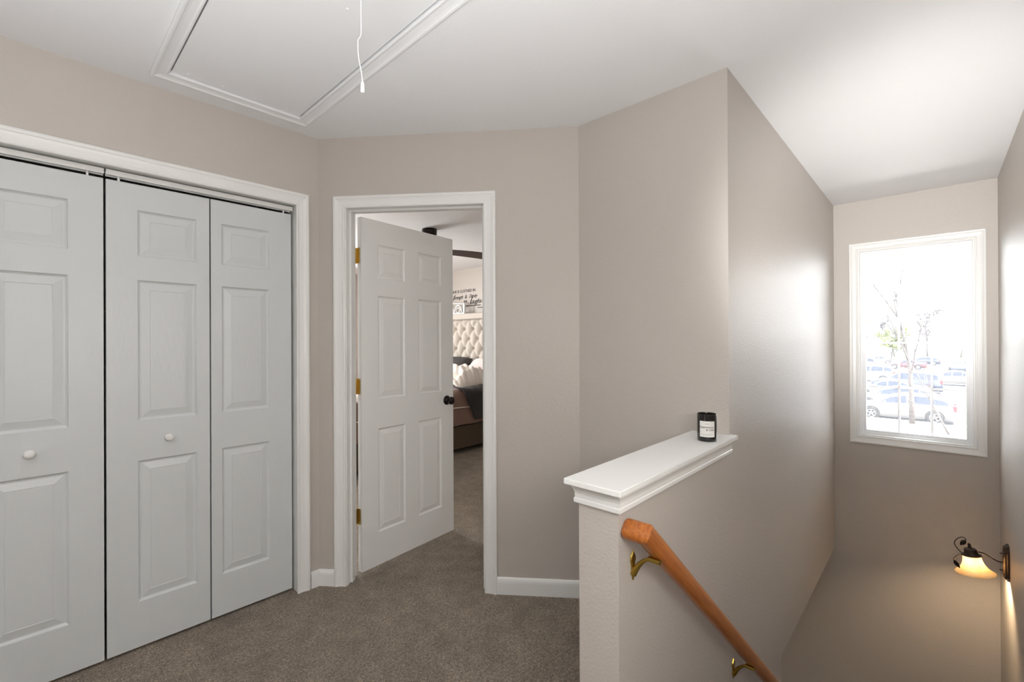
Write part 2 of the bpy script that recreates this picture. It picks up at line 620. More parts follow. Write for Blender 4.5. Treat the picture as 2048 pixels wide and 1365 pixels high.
# ceiling with the attic opening
HU0, HU1, HW0, HW1 = 0.392, 0.924, 0.92, 2.296
class Flat:
    def p(self, u, v, d=0.0):
        return Vector((u, v, H + d))
structure(obj('ceiling', grid_solid(Flat(), [HX0, HU0, HU1, EX + .16], [FY - .2, HW0, HW1, 7.0], {(1, 1)}, 0, .10), M['ceiling']),
          'smooth white ceiling over hall and stairwell')
structure(obj('ceiling_attic', new_box(HU0 - .05, HU1 + .05, HW0 - .05, HW1 + .05, H + .101, H + .12), M['dark']))

# baseboards
BASE = [(0, 0), (.013, 0), (.013, .062), (.0115, .072), (.008, .081), (.0035, .087), (0, .087)]
def baseboard(name, P, u0, u1, m0=0.0, m1=0.0, z=0.0):
    bm = bmesh.new()
    A = [bm.verts.new(P.p(u0 + m0 * d, v + z, d)) for d, v in BASE]
    B = [bm.verts.new(P.p(u1 + m1 * d, v + z, d)) for d, v in BASE]
    for i in range(len(BASE)):
        j = (i + 1) % len(BASE)
        bm.faces.new((A[i], A[j], B[j], B[i]))
    bm.faces.new(A[::-1])
    bm.faces.new(B)
    return structure(obj(name, bm, M['trim']))
kab = -math.tan(R(52.26 / 2)) * 1.0
baseboard('baseboard_left', PA, 1.0365, XAB, 0, kab)
bb = baseboard('baseboard_back', PB, 0, 0.0935, -kab, 0)
bb = baseboard('baseboard_back', PB, 0.978, LB, 0, -math.tan(R(37.7 / 2)))
baseboard('baseboard_middle', PC, -YBC, -HWY, 0.3, 0)
baseboard('baseboard_right', PF, HX0, HWX, 0, 0)
baseboard('baseboard_rear', Plane((HX0, 0, 0), (0, 1, 0), (1, 0, 0)), FY, AY, 0, 0)
baseboard('baseboard_far', Plane((EX, 0, 0), (0, 1, 0), (-1, 0, 0)), DY + .2, 6.9, 0, 0)

# ================================================================== CLOSET (bifold doors)
closet = structure(empty('door_2', (0.218, AY, 0)), 'four white bifold closet doors with round white knobs')
class Local:
    """the same plane seen from an empty's origin"""
    def __init__(self, P, o):
        self.P, self.off = P, Vector(o)
    def p(self, u, v, d=0.0):
        return self.P.p(u, v, d) - self.off
LA = Local(PA, closet.location)
casing(LA, AU0 + .005 - .010, AU1 - .005, 0, AV1 - .005, 0.064, closet, M['trim'])
obj('jamb', pbox(LA, AU0 - .018, AU0, 0, AV1, 0, -WT), M['trim'], closet)
obj('jamb', pbox(LA, AU1, AU1 + .018, 0, AV1, 0, -WT), M['trim'], closet)
obj('jamb', pbox(LA, AU0 - .018, AU1 + .018, AV1, AV1 + .018, 0, -WT), M['trim'], closet)
LEAF_D = -0.05
LEAF_T = 0.034

def panel_leaf(width, z0, z1, panels, thick):
    """moulded panel door leaf in local space: x 0..width, front face at y = 0 facing -Y, back at y = thick"""
    bm = bmesh.new()
    us = sorted({0.0, width} | {p[0] for p in panels} | {p[1] for p in panels})
    vs = sorted({z0, z1} | {p[2] for p in panels} | {p[3] for p in panels})
    hole = lambda u, v: any(p[0] < u < p[1] and p[2] < v < p[3] for p in panels)
    for side in (0, 1):
        V = {}
        y0, sg = (0.0, 1) if side == 0 else (thick, -1)
        def v(u, z, d=0.0):
            k = (round(u, 5), round(z, 5), round(d, 5))
            if k not in V:
                V[k] = bm.verts.new((u, y0 + sg * d, z))
            return V[k]
        for i in range(len(us) - 1):
            for j in range(len(vs) - 1):
                if not hole((us[i] + us[i + 1]) / 2, (vs[j] + vs[j + 1]) / 2):
                    bm.faces.new((v(us[i], vs[j]), v(us[i + 1], vs[j]), v(us[i + 1], vs[j + 1]), v(us[i], vs[j + 1])))
        for a, b, c, d in panels:
            # ring vertices must include the grid cuts only at the corners; panels never share cuts inside themselves
            steps = [(0, 0), (.003, .0045), (.009, .0085), (.014, .0085), (.018, .0075), (.042, .0022), (.0445, .0034), (.047, .0030)]
            rings = []
            for w, dep in steps:
                rings.append([v(a + w, c + w, dep), v(b - w, c + w, dep), v(b - w, d - w, dep), v(a + w, d - w, dep)])
            for r0, r1 in zip(rings, rings[1:]):
                for k in range(4):
                    bm.faces.new((r0[k], r0[(k + 1) % 4], r1[(k + 1) % 4], r1[k]))
            bm.faces.new(rings[-1])
        if side == 0:
            F = {k: x for k, x in V.items()}
        else:
            Bk = {k: x for k, x in V.items()}
    g = lambda D, u, z: D[(round(u, 5), round(z, 5), 0.0)]
    for j in range(len(vs) - 1):
        for u in (0.0, width):
            bm.faces.new((g(F, u, vs[j]), g(F, u, vs[j + 1]), g(Bk, u, vs[j + 1]), g(Bk, u, vs[j])))
    for i in range(len(us) - 1):
        for z in (z0, z1):
            bm.faces.new((g(F, us[i], z), g(F, us[i + 1], z), g(Bk, us[i + 1], z), g(Bk, us[i], z)))
    return bm

ROWS = [(0.208, 0.816), (0.990, 1.598), (1.702, 1.900)]
def small_knob(parent, loc, r=0.017):
    bm = lathe(bmesh.new(), [(0, 0), (.009, 0), (.0075, .008), (.010, .012), (r, .018), (r * 1.02, .023), (r * .85, .029), (r * .5, .032), (0, .033)], 20,
               axis_mtx((0, 0, 0), (0, -1, 0)))
    o = obj('knob', bm, M['trim'], parent, smooth=True)
    o.location = loc
    bm = lathe(bmesh.new(), [(0, 0.0325), (.0028, .0325), (.0028, .0338), (0, .0338)], 8, axis_mtx((0, 0, 0), (0, -1, 0)))
    return o
leaf_w = 0.367
leaves = [(-0.529, 'L'), (-0.1545, 'R'), (0.2205, 'L'), (0.5935, 'R')]   # L: narrow stile at the right-hand fold
for k, (x0, s) in enumerate(leaves):
    pn = (0.102, 0.102 + .213) if s == 'L' else (0.0445, 0.0445 + .213)
    if k == 1:
        pn = (0.0495, 0.0495 + .213)
    lf = obj('bifold_panel', panel_leaf(leaf_w, 0.013, 2.010, [(pn[0], pn[1], c, d) for c, d in ROWS], LEAF_T), M['door'], closet)
    lf.location = (x0 - 0.218, -LEAF_D, 0)
    if k in (1, 2):
        small_knob(lf, ((pn[0] + pn[1]) / 2, 0, 0.906))
# header track in two lengths and its pivot pins
for u0, u1 in ((AU0 + .002, 0.2145), (0.2205, AU1 - .006)):
    bm = bmesh.new()
    pts = [(-.044, 2.028), (-.044, 2.050), (-.080, 2.050), (-.080, 2.028), (-.077, 2.028), (-.077, 2.047), (-.047, 2.047), (-.047, 2.028)]
    A = [bm.verts.new(LA.p(u0, v, d)) for d, v in pts]
    B = [bm.verts.new(LA.p(u1, v, d)) for d, v in pts]
    for i in range(len(pts)):
        j = (i + 1) % len(pts)
        bm.faces.new((A[i], A[j], B[j], B[i]))
    bm.faces.new(A[::-1])
    bm.faces.new(B)
    obj('header_track', bm, M['trim'], closet)
for u in (0.165, 0.262, 0.925, -0.49):
    bm = tube(bmesh.new(), [LA.p(u, 2.004, -.060), LA.p(u, 2.046, -.060)], .0045, 10)
    obj('pivot_pin', bm, M['plastic'], closet, smooth=False)

# ================================================================== BEDROOM DOOR
d1 = structure(empty('door_1', (XAB, AY, 0)), 'white six-panel bedroom door standing ajar on brass hinges')
LBp = Local(PB, d1.location)
casing(LBp, BU0 - .005, BU1 + .003, 0, BV1 - .002, 0.064, d1, M['trim'])
obj('jamb', pbox(LBp, BU0 - .018, BU0, 0, BV1, 0, -WT), M['trim'], d1)
obj('jamb', pbox(LBp, BU1, BU1 + .018, 0, BV1, 0, -WT), M['trim'], d1)
obj('jamb', pbox(LBp, BU0 - .018, BU1 + .018, BV1, BV1 + .018, 0, -WT), M['trim'], d1)
obj('door_stop', pbox(LBp, BU0, BU0 + .011, 0, BV1 - .011, -.038, -.074), M['trim'], d1)
obj('door_stop', pbox(LBp, BU1 - .011, BU1, 0, BV1 - .011, -.038, -.074), M['trim'], d1)
obj('door_stop', pbox(LBp, BU0, BU1, BV1 - .011, BV1, -.038, -.074), M['trim'], d1)
PIV = Vector((1.2850, 2.4195, 0))
DANG = R(6.0)
DW = 0.735
leaf = obj('door_leaf', panel_leaf(DW, 0.016, 2.040, [(u0, u1, c, d) for c, d in ROWS for u0, u1 in ((.113, .314), (.421, .622))], 0.035), M['trim'], d1)
leaf.location = PIV - d1.location + Vector((0.004 * math.cos(DANG) + .037 * math.sin(DANG), -.037 * math.cos(DANG) + .004 * math.sin(DANG), 0))
leaf.rotation_euler = (0, 0, DANG)
def door_knob(parent, loc, sgn):
    bm = lathe(bmesh.new(), [(0, 0), (.032, 0), (.032, .003), (.027, .008), (.013, .010), (.0105, .022), (.013, .028), (.022, .033), (.0265, .041),
                             (.0265, .049), (.022, .057), (.012, .061), (0, .062)], 28, axis_mtx((0, 0, 0), (0, -sgn, 0)))
    o = obj('knob', bm, M['bronze'], parent, smooth=True)
    o.location = loc
    return o
door_knob(leaf, (DW - .062, 0, 0.925), 1)
door_knob(leaf, (DW - .062, .035, 0.925), -1)
obj('latch_plate', new_box(DW, DW + .0015, .006, .029, .897, .953), M['bronze'], leaf)
for z in (1.820, 1.072, 0.330):
    hg = empty('hinge', PIV - d1.location + Vector((-.004, .004, z)), 0, d1)
    segs = 5
    for k in range(segs):
        z0 = -.0445 + k * .0178
        bm = tube(bmesh.new(), [(0, 0, z0 + .0004), (0, 0, z0 + .0174)], .0055, 14)
        obj('knuckle', bm, M['brass'], hg, smooth=False)
    # leaf on the door edge and leaf on the jamb
    c, s = math.cos(DANG), math.sin(DANG)
    def plate(p0, dirv, nrm, L):
        bm = bmesh.new()
        p0, dirv, nrm = Vector(p0), Vector(dirv), Vector(nrm)
        out = []
        q = 6
        prof = [(0, -.0445), (L - .008, -.0445)] + [(L - .008 + .008 * math.sin(i * PI / 2 / q), -.0445 + .008 - .008 * math.cos(i * PI / 2 / q)) for i in range(1, q + 1)]
        prof += [(x, -z_) for x, z_ in reversed(prof)]
        A = [bm.verts.new(p0 + dirv * x + Vector((0, 0, z_))) for x, z_ in prof]
        B = [bm.verts.new(p0 + dirv * x + Vector((0, 0, z_)) + nrm * .0018) for x, z_ in prof]
        bm.faces.new(A)
        bm.faces.new(B[::-1])
        for i in range(len(A)):
            j = (i + 1) % len(A)
            bm.faces.new((A[i], A[j], B[j], B[i]))
        obj('hinge_plate', bm, M['brass'], hg)
        for zz in (-.03, 0, .03):
            bm = lathe(bmesh.new(), [(.0034, 0.0), (.0034, .0006), (.002, .0012), (0, .0012)], 10, axis_mtx(p0 + dirv * (L * .62) + nrm * .0018 + Vector((0, 0, zz)), nrm))
            obj('screw', bm, M['brass'], hg)
    plate((.004, -.001, 0), (s, -c, 0), (-c, -s, 0), .033)
    plate((.0012, -.0012, 0), NB, TB, .036)

# ================================================================== WINDOW
win = structure(empty('window_1', (EX, 0.127, 1.30)), 'white stairwell window of twelve lights facing a car park')
LE = Local(PE, win.location)
casing(LE, WU0 + .002, WU1 - .002, WV0 + .002, WV1 - .002, 0.057, win, M['trim'], bottom=True)
def ring(P, u0, u1, v0, v1, w, d0, d1, name, material, parent):
    """rectangular frame ring built of one closed mesh"""
    return obj(name, grid_solid(P, [u0, u0 + w, u1 - w, u1], [v0, v0 + w, v1 - w, v1], {(1, 1)}, d0, d1), material, parent)
ring(LE, WU0 - .0, WU1 + .0, WV0, WV1, .012, -.0, -.16, 'jamb_lining', M['trim'], win)
ring(LE, WU0 + .012, WU1 - .012, WV0 + .012, WV1 - .012, .016, -.045, -.125, 'window_frame', M['vinyl'], win)
ring(LE, WU0 + .028, WU1 - .028, WV0 + .028, WV1 - .028, .018, -.058, -.10, 'sash', M['vinyl'], win)
GU0, GU1, GV0, GV1 = WU0 + .046, WU1 - .046, WV0 + .046, WV1 - .046
GD = -.078
ucut = [GU0, .0245, .2115, GU1]
vcut = [GV0, .952, 1.302, 1.650, GV1]
mw = .0075
for u in ucut[1:3]:
    obj('muntin', pbox(LE, u - mw, u + mw, GV0, GV1, GD - .006, GD + .006), M['muntin'], win)
for v in vcut[1:4]:
    obj('muntin', pbox(LE, GU0, GU1, v - mw, v + mw, GD - .0045, GD + .0045), M['muntin'], win)
for i in range(3):
    for j in range(4):
        bm = bmesh.new()
        u0, u1 = ucut[i] + (mw if i else 0), ucut[i + 1] - (mw if i < 2 else 0)
        v0, v1 = vcut[j] + (mw if j else 0), vcut[j + 1] - (mw if j < 3 else 0)
        bm.faces.new([bm.verts.new(LE.p(u, v, GD + .009)) for u, v in ((u0, v0), (u1, v0), (u1, v1), (u0, v1))])
        obj('pane', bm, M['pane'], win)

# the bedroom's own window further along the same wall (out of the photograph's view, gives the bedroom its daylight)
PW2 = Plane((0, 6.9, 0), (1, 0, 0), (0, -1, 0))
win2 = structure(empty('window_2', (2.4, 6.9, 1.30)))
L2 = Local(PW2, win2.location)
casing(L2, 1.602, 3.198, .552, 2.048, 0.057, win2, M['trim'], bottom=True)
ring(L2, 1.6, 3.2, .55, 2.05, .045, -.03, -.09, 'window_frame', M['vinyl'], win2)
obj('mullion', pbox(L2, 2.38, 2.42, .595, 2.005, -.035, -.085), M['vinyl'], win2)
for u0, u1 in ((1.645, 2.38), (2.42, 3.155)):
    bm = bmesh.new()
    bm.faces.new([bm.verts.new(L2.p(u, v, -.06)) for u, v in ((u0, .595), (u1, .595), (u1, 2.005), (u0, 2.005))])
    obj('pane', bm, M['pane'], win2)

# ================================================================== HALF WALL CAP
ledge = tag(empty('ledge', (HWX, DY, 0.868)), 'glossy white ledge board capping the low half wall by the stairs', 'ledge')
CX0, CX1, CY0, CY1 = -.041, CX - HWX + .012, -.029, HWY - DY + .024
bm = new_box(CX0, CX - HWX, CY0, CY1, .0555, .072)
bmesh.ops.bevel(bm, geom=bm.edges[:], offset=.002, segments=2, affect='EDGES')
obj('cap_board', bm, M['trim'], ledge)
obj('cap_return', new_box(CX - HWX, CX1, CY0, -.0005, .0555, .072), M['trim'], ledge)
# crown profile swept round three sides of the half wall: (outward, height)
CRN = [(0, 0), (.0095, 0), (.0105, .003), (.0105, .0125), (.0080, .0145), (.0085, .019), (.0085, .027), (.0105, .035), (.0140, .042), (.0150, .045), (.0150, .0550), (0, .0550)]
wy = HWY - DY
xe = CX - HWX
def crown_piece(f, g):
    bm = bmesh.new()
    A = [bm.verts.new((*f(w), z)) for w, z in CRN]
    B = [bm.verts.new((*g(w), z)) for w, z in CRN]
    for i in range(len(CRN)):
        j = (i + 1) % len(CRN)
        bm.faces.new((A[i], A[j], B[j], B[i]))
    bm.faces.new(A[::-1])
    bm.faces.new(B)
    obj('cap_molding', bm, M['trim'], ledge)
crown_piece(lambda w: (-w, -w), lambda w: (xe + .008, -w))
crown_piece(lambda w: (-w, -w), lambda w: (-w, wy + w))
crown_piece(lambda w: (-w, wy + w), lambda w: (xe, wy + w))

# ================================================================== CANDLE
CANX, CANY, CANZ = 1.786, 0.646, 0.9402
cd = tag(empty('candle', (CANX, CANY, CANZ)), 'black glass jar candle with a square white label on the ledge', 'candle')
cr, ch = 0.0350, 0.104
bm = lathe(bmesh.new(), [(0, .0), (cr - .004, 0), (cr - .001, .002), (cr, .006), (cr, ch - .001), (cr - .001, ch), (cr - .0025, ch - .001), (cr - .003, ch - .004), (cr - .003, .010), (0, .010)], 48)
obj('jar', bm, M['black_glass'], cd, smooth=False)
smooth_by_angle(cd.children[0], 40)
obj('wax', lathe(bmesh.new(), [(0, .012), (cr - .004, .012), (cr - .004, .070), (0, .070)], 32), M['wax'], cd)
obj('wick', tube(bmesh.new(), [(0, 0, .069), (0.001, 0, .080)], .001, 6), M['ink'], cd)
adir = math.atan2(-CANY, -CANX) + R(2)           # the label looks at the hall
def on_jar(x, z, d=0.0006):
    a = adir + x / cr
    return Vector(((cr + d) * math.cos(a), (cr + d) * math.sin(a), z))
bm = bmesh.new()
LW, LZ0, LZ1, NSEG = 0.056, .0185, .0785, 16
A = [bm.verts.new(on_jar(LW * (k / NSEG - .5), LZ0)) for k in range(NSEG + 1)]
B = [bm.verts.new(on_jar(LW * (k / NSEG - .5), LZ1)) for k in range(NSEG + 1)]
for k in range(NSEG):
    bm.faces.new((A[k], A[k + 1], B[k + 1], B[k]))
lb = obj('paper_label', bm, M['paper'], cd, smooth=True)
def jar_text(body, size, right, z, material, spacing=1.0, bold=0.0, align='RIGHT'):
    t = text_mesh('lettering', body, size, lb, material, Matrix.Identity(4), align=align, extrude=0, spacing=spacing, bold=bold)
    for v in t.data.vertices:
        v.co = on_jar(v.co.x + right, v.co.y + z, .0010)
    return t
jar_text('TEAKWOOD', .0090, .0245, .0520, M['ink'], 1.02, .00012)
jar_text('& OAK', .0090, .0245, .0430, M['ink'], 1.05, .00012)
for k in range(3):
    bm = bmesh.new()
    bm.faces.new([bm.verts.new(on_jar(x, z, .0009)) for x, z in ((-.006 + k * .005, .0665), (-.003 + k * .005, .0665), (-.003 + k * .005, .0700), (-.006 + k * .005, .0700))])
    obj('faint_print', bm, M['grey_ink'], lb)
for k, (x0, x1) in enumerate(((-.022, .020), (-.021, .012))):
    bm = bmesh.new()
    z = .0285 - k * .0035
    n = 8
    a_ = [bm.verts.new(on_jar(x0 + (x1 - x0) * i / n, z, .0009)) for i in range(n + 1)]
    b_ = [bm.verts.new(on_jar(x0 + (x1 - x0) * i / n, z + .0011, .0009)) for i in range(n + 1)]
    for i in range(n):
        bm.faces.new((a_[i], a_[i + 1], b_[i + 1], b_[i]))
    obj('faint_print', bm, M['grey_ink'], lb)

# ================================================================== HANDRAIL
RX, RZ, ROFF, RSL = 1.100, 0.818, 0.062, 0.868
rail = tag(empty('handrail', (RX, DY, RZ)), 'varnished oak handrail sloping down the stair wall on brass brackets', 'handrail')
RL = 2.6
# rounded profile: (sideways, up) about the rail's centre line
RP = []
for k in range(22):
    a_ = 2 * PI * k / 22
    ca, sa = math.cos(a_), math.sin(a_)
    RP.append((.0215 * math.copysign(abs(ca) ** .72, ca), .0275 * math.copysign(abs(sa) ** .72, sa)))
ang = math.atan(RSL)
def rail_ring(bm, c, side, upv):
    return [bm.verts.new(Vector(c) + Vector(side) * a + Vector(upv) * b) for a, b in RP]
# main run: direction (cos, 0, -sin); side = -Y; up perpendicular; the end next to the return is cut on the mitre plane
dv = Vector((math.cos(ang), 0, -math.sin(ang)))
uv = Vector((math.sin(ang), 0, math.cos(ang)))
C0 = Vector((0, -ROFF, 0))
def bridge(bm, A, B):
    for i in range(len(A)):
        j = (i + 1) % len(A)
        bm.faces.new((A[i], A[j], B[j], B[i]))
bm = bmesh.new()
A = []
for a, b in RP:                      # mitre in plan: the outer side (−Y) starts further up the run
    base = C0 + Vector((0, -a, 0)) + uv * b
    A.append(bm.verts.new(base + dv * (-a * 0.9 - .002)))
B = [bm.verts.new(C0 + Vector((0, -a, 0)) + uv * b + dv * RL) for a, b in RP]
bridge(bm, A, B)
bm.faces.new(A[::-1])
bm.faces.new(B)
smooth_by_angle(obj('rail', bm, M['oak'], rail), 30)
bm = bmesh.new()
A2 = []
for a, b in RP:                      # same mitre ring, run on to the wall along +Y
    base = C0 + Vector((0, -a, 0)) + uv * b
    A2.append(bm.verts.new(base + dv * (-a * 0.9 - .002)))
B2 = A2
for yy, k in ((-.012, 1.0), (-.0055, .95), (-.0015, .80)):
    ring2 = []
    for a, b in RP:
        p = C0 + uv * (b * k) + dv * (-a * k * 0.9 - .002)
        ring2.append(bm.verts.new((p.x, yy, p.z)))
    bridge(bm, B2, ring2)
    B2 = ring2
bm.faces.new(A2[::-1])
bm.faces.new(B2)
smooth_by_angle(obj('rail_return', bm, M['oak'], rail), 30)
def bracket(x):
    """brass bracket with a pointed wall plate, curved arm and saddle, at distance x along the wall"""
    zc = -RSL * x
    e = empty('bracket', (x, 0, zc - .075), 0, rail)
    e['label'] = 'cast brass bracket'
    bm = bmesh.new()
    out = [(0, .037), (.011, .022), (.014, .014), (.010, .006), (.0065, -.012), (.003, -.034), (0, -.046), (-.003, -.034), (-.0065, -.012), (-.010, .006), (-.014, .014), (-.011, .022)]
    A = [bm.verts.new((x_, -.0008, z_)) for x_, z_ in out]
    B = [bm.verts.new((x_ * .92, -.005, z_ * .96)) for x_, z_ in out]
    bridge(bm, A, B)
    bm.faces.new(A)
    bm.faces.new(B[::-1])
    obj('wall_plate', bm, M['bracket'], e)
    pts = curve_pts([(0, -.003, -.026), (0, -.010, -.014), (0.002, -.020, .002), (.003, -.034, .017), (.004, -.048, .025), (.004, -.058, .0265)], 20)
    rr = [.0105 - .0050 * min(1, i / 14) for i in range(len(pts))]
    obj('arm', tube(bmesh.new(), pts, [max(.0052, r_) for r_ in rr], 12), M['bracket'], e, smooth=True)
    bm = tube(bmesh.new(), [(.004 - .0, -.046, .0265), (.004 + .0, -.080, .0265)], .0075, 14)
    obj('saddle', bm, M['bracket'], e, smooth=False)
    c = Vector((0.004, -ROFF, .038))
    bm = bmesh.new()
    pl = []
    for du in (-.022, .022):
        for dn in (-.009, .009):
            for dz in (-.0015, .0015):
                pl.append(bm.verts.new(c + dv * du + Vector((0, dn, 0)) + uv * dz))
    for idx in ((0, 1, 3, 2), (4, 6, 7, 5), (0, 4, 5, 1), (2, 3, 7, 6), (0, 2, 6, 4), (1, 5, 7, 3)):
        bm.faces.new([pl[i] for i in idx])
    obj('strap', bm, M['bracket'], e)
bracket(0.040)
bracket(0.878)
bracket(1.95)

# ================================================================== ATTIC HATCH
hatch = tag(empty('attic_hatch', (0.658, 1.6, H)), 'white pull-down attic hatch panel framed by ceiling trim', 'hatch')
class FlatDown:
    def p(self, u, v, d=0.0):
        return Vector((u - .658, v - 1.6, -d))
casing(FlatDown(), HU0 + .004, HU1 - .004, HW0 + .004, HW1 - .004, 0.056, hatch, M['hatch'], bottom=True, k=0.9)
obj('hatch_panel', pbox(FlatDown(), HU0 + .012, HU1 - .0075, HW0 + .006, HW1 - .0065, -.003, -.016), M['hatch'], hatch)
for x, y in ((.733, 1.435), (.455, 2.262), (.58, 2.265), (.71, 2.263), (.85, 2.265)):
    bm = lathe(bmesh.new(), [(.005, 0), (.005, .0012), (.003, .0026), (0, .003)], 12, axis_mtx((x - .658, y - 1.6, .003), (0, 0, -1)))
    obj('screw', bm, M['hatch'], hatch)
CO = Vector((0.660 - .658, 1.212 - 1.6, 0))
pts = curve_pts([(0, 0, 0), (0, 0, -.10), (.0005, 0, -.205), (-.001, .0, -.228), (-.012, -.006, -.248), (-.0135, -.007, -.268), (-.010, -.005, -.30), (.001, 0, -.335), (.006, .003, -.362)], 60)
cordo = obj('pull_cord', tube(bmesh.new(), [p + CO for p in pts], .0014, 8), M['plastic'], hatch, smooth=True)
endp = pts[-1] + CO
bm = lathe(bmesh.new(), [(0, .006), (.0028, .006), (.004, .002), (.0052, -.002), (.0058, -.020), (.0055, -.026), (0, -.0265)], 14, Matrix.Translation(endp))
obj('cord_bell', bm, M['plastic'], cordo, smooth=True)

# ================================================================== WALL SCONCE
SX, SZ = 4.03, -0.022
sc = tag(empty('wall_sconce', (SX, FY, SZ)), 'bronze leaf wall sconce with a glowing amber glass bell shade', 'sconce')
bm = bmesh.new()
oct_ = [(.030, .104), (.048, .080), (.053, .045), (.055, 0), (.053, -.045), (.048, -.080), (.030, -.104)]
oct_ = oct_ + [(-x, z) for x, z in reversed(oct_)]
lay = [(1.0, 0.0008), (1.0, .010), (.90, .014), (.86, .020), (.70, .026)]
rings = [[bm.verts.new((x * s, y, z * (s + (1 - s) * .25))) for x, z in oct_] for s, y in lay]
for a, b in zip(rings, rings[1:]):
    bridge(bm, a, b)
bm.faces.new(rings[0])
bm.faces.new(rings[-1][::-1])
obj('backplate', bm, M['iron'], sc)
for z in (-.052, .048):
    obj('finial_screw', lathe(bmesh.new(), [(.004, .024), (.004, .030), (.0025, .033), (.004, .037), (0, .041)], 10, axis_mtx((0, 0, z), (0, 1, 0))), M['iron'], sc, smooth=True)
arm = curve_pts([(0, .024, -.006), (0, .050, -.004), (0, .080, .010), (0, .105, .024), (0, .130, .026), (0, .150, .022)], 24)
obj('arm', tube(bmesh.new(), arm, .0042, 10), M['iron'], sc, smooth=True)
tilt = Vector((0, .16, 1)).normalized()
SHC = Vector((0, .163, .018))
mt = axis_mtx(SHC, tilt)
bm = lathe(bmesh.new(), [(0, .034), (.008, .034), (.009, .022), (.022, .020), (.030, .014), (.031, -.004), (.034, -.012), (.046, -.018), (.047, -.022), (.030, -.022), (0, -.020)], 28, mt)
smooth_by_angle(obj('socket_cup', bm, M['iron'], sc), 40)
obj('finial', lathe(bmesh.new(), [(.007, .033), (.0085, .040), (.007, .047), (.003, .051), (0, .0515)], 14, mt), M['iron'], sc, smooth=True)
# bell shade of glowing glass
M['shade'] = bpy.data.materials.new('amber_alabaster_glass')
M['shade'].use_nodes = True
nt = M['shade'].node_tree
nt.nodes.clear()
out = nt.nodes.new('ShaderNodeOutputMaterial')
tl = nt.nodes.new('ShaderNodeBsdfTranslucent')
df = nt.nodes.new('ShaderNodeBsdfDiffuse')
gl = nt.nodes.new('ShaderNodeBsdfGlossy')
gl.inputs['Roughness'].default_value = 0.2
tc = nt.nodes.new('ShaderNodeTexCoord')
nz = nt.nodes.new('ShaderNodeTexNoise')
nz.inputs['Scale'].default_value = 22
nz.inputs['Detail'].default_value = 4
rp = nt.nodes.new('ShaderNodeValToRGB')
rp.color_ramp.elements[0].position = 0.35
rp.color_ramp.elements[1].position = 0.7
rp.color_ramp.elements[0].color = srgb(255, 232, 190)
rp.color_ramp.elements[1].color = srgb(255, 245, 222)
nt.links.new(tc.outputs['Object'], nz.inputs['Vector'])
nt.links.new(nz.outputs['Fac'], rp.inputs[0])
for nd in (tl, df):
    nt.links.new(rp.outputs[0], nd.inputs[0])
m1 = nt.nodes.new('ShaderNodeMixShader')
m1.inputs[0].default_value = 0.35
m2 = nt.nodes.new('ShaderNodeMixShader')
m2.inputs[0].default_value = 0.05
nt.links.new(tl.outputs[0], m1.inputs[1])
nt.links.new(df.outputs[0], m1.inputs[2])
nt.links.new(m1.outputs[0], m2.inputs[1])
nt.links.new(gl.outputs[0], m2.inputs[2])
nt.links.new(m2.outputs[0], out.inputs[0])
sp = [(.040, -.020), (.042, -.030), (.045, -.050), (.051, -.072), (.062, -.094), (.078, -.112), (.092, -.122), (.0955, -.1255), (.0925, -.1245), (.078, -.1150), (.060, -.0965), (.049, -.074), (.043, -.052), (.039, -.032), (.037, -.022)]
obj('shade', lathe(bmesh.new(), sp, 40, mt), M['shade'], sc, smooth=True)
M['bulb'] = mat('lit_bulb', (1, .9, .7, 1), 0.4, emit=(1.0, 0.74, 0.46, 1), estr=520)
bm = lathe(bmesh.new(), [(0, -.022), (.013, -.022), (.014, -.040), (.020, -.055), (.024, -.070), (.021, -.084), (.012, -.092), (0, -.094)], 20, mt)
obj('bulb', bm, M['bulb'], sc, smooth=True)
# curling stems with leaves
def leaf_mesh(bm, base, direc, nrm, L, W):
    base, direc, nrm = Vector(base), Vector(direc).normalized(), Vector(nrm)
    nrm = (nrm - direc * nrm.dot(direc)).normalized()
    side = direc.cross(nrm)
    ws = [.10, .75, 1.0, .85, .5, .0]
    rows = []
    for i, w in enumerate(ws):
        t = i / (len(ws) - 1)
        c = base + direc * (L * t) + nrm * (.10 * L * math.sin(PI * t))
        rows.append([bm.verts.new(c + side * (W * w * k) + nrm * (-.25 * W * w * abs(k))) for k in (-1, 0, 1)] if w > 0 else [bm.verts.new(c)])
    tops = []
    for a, b in zip(rows, rows[1:]):
        if len(b) == 3:
            bm.faces.new((a[0], a[1], b[1], b[0]))
            bm.faces.new((a[1], a[2], b[2], b[1]))
        else:
            bm.faces.new((a[0], a[1], b[0]))
            bm.faces.new((a[1], a[2], b[0]))
    r = bmesh.ops.solidify(bm, geom=bm.faces[:], thickness=.0015)
    return bm
def stem(pts, r, leaf_dir, leaf_n, L, W):
    st = obj('stem', tube(bmesh.new(), pts, r, 8), M['iron'], sc, smooth=True)
    obj('leaf', leaf_mesh(bmesh.new(), pts[-1], leaf_dir, leaf_n, L, W), M['iron'], st)
stem(curve_pts([(0, .200, -.006), (-.003, .222, .020), (-.004, .236, .052), (-.003, .222, .084), (0, .200, .098), (.002, .186, .090), (.002, .184, .082)], 36), .0024, (-.1, .55, -.75), (-.9, .1, .1), .046, .013)
stem(curve_pts([(0, .200, -.008), (-.008, .222, -.022), (-.014, .238, -.042), (-.016, .240, -.052)], 20), .0024, (-.25, -.55, -.75), (-.8, .5, .1), .052, .013)

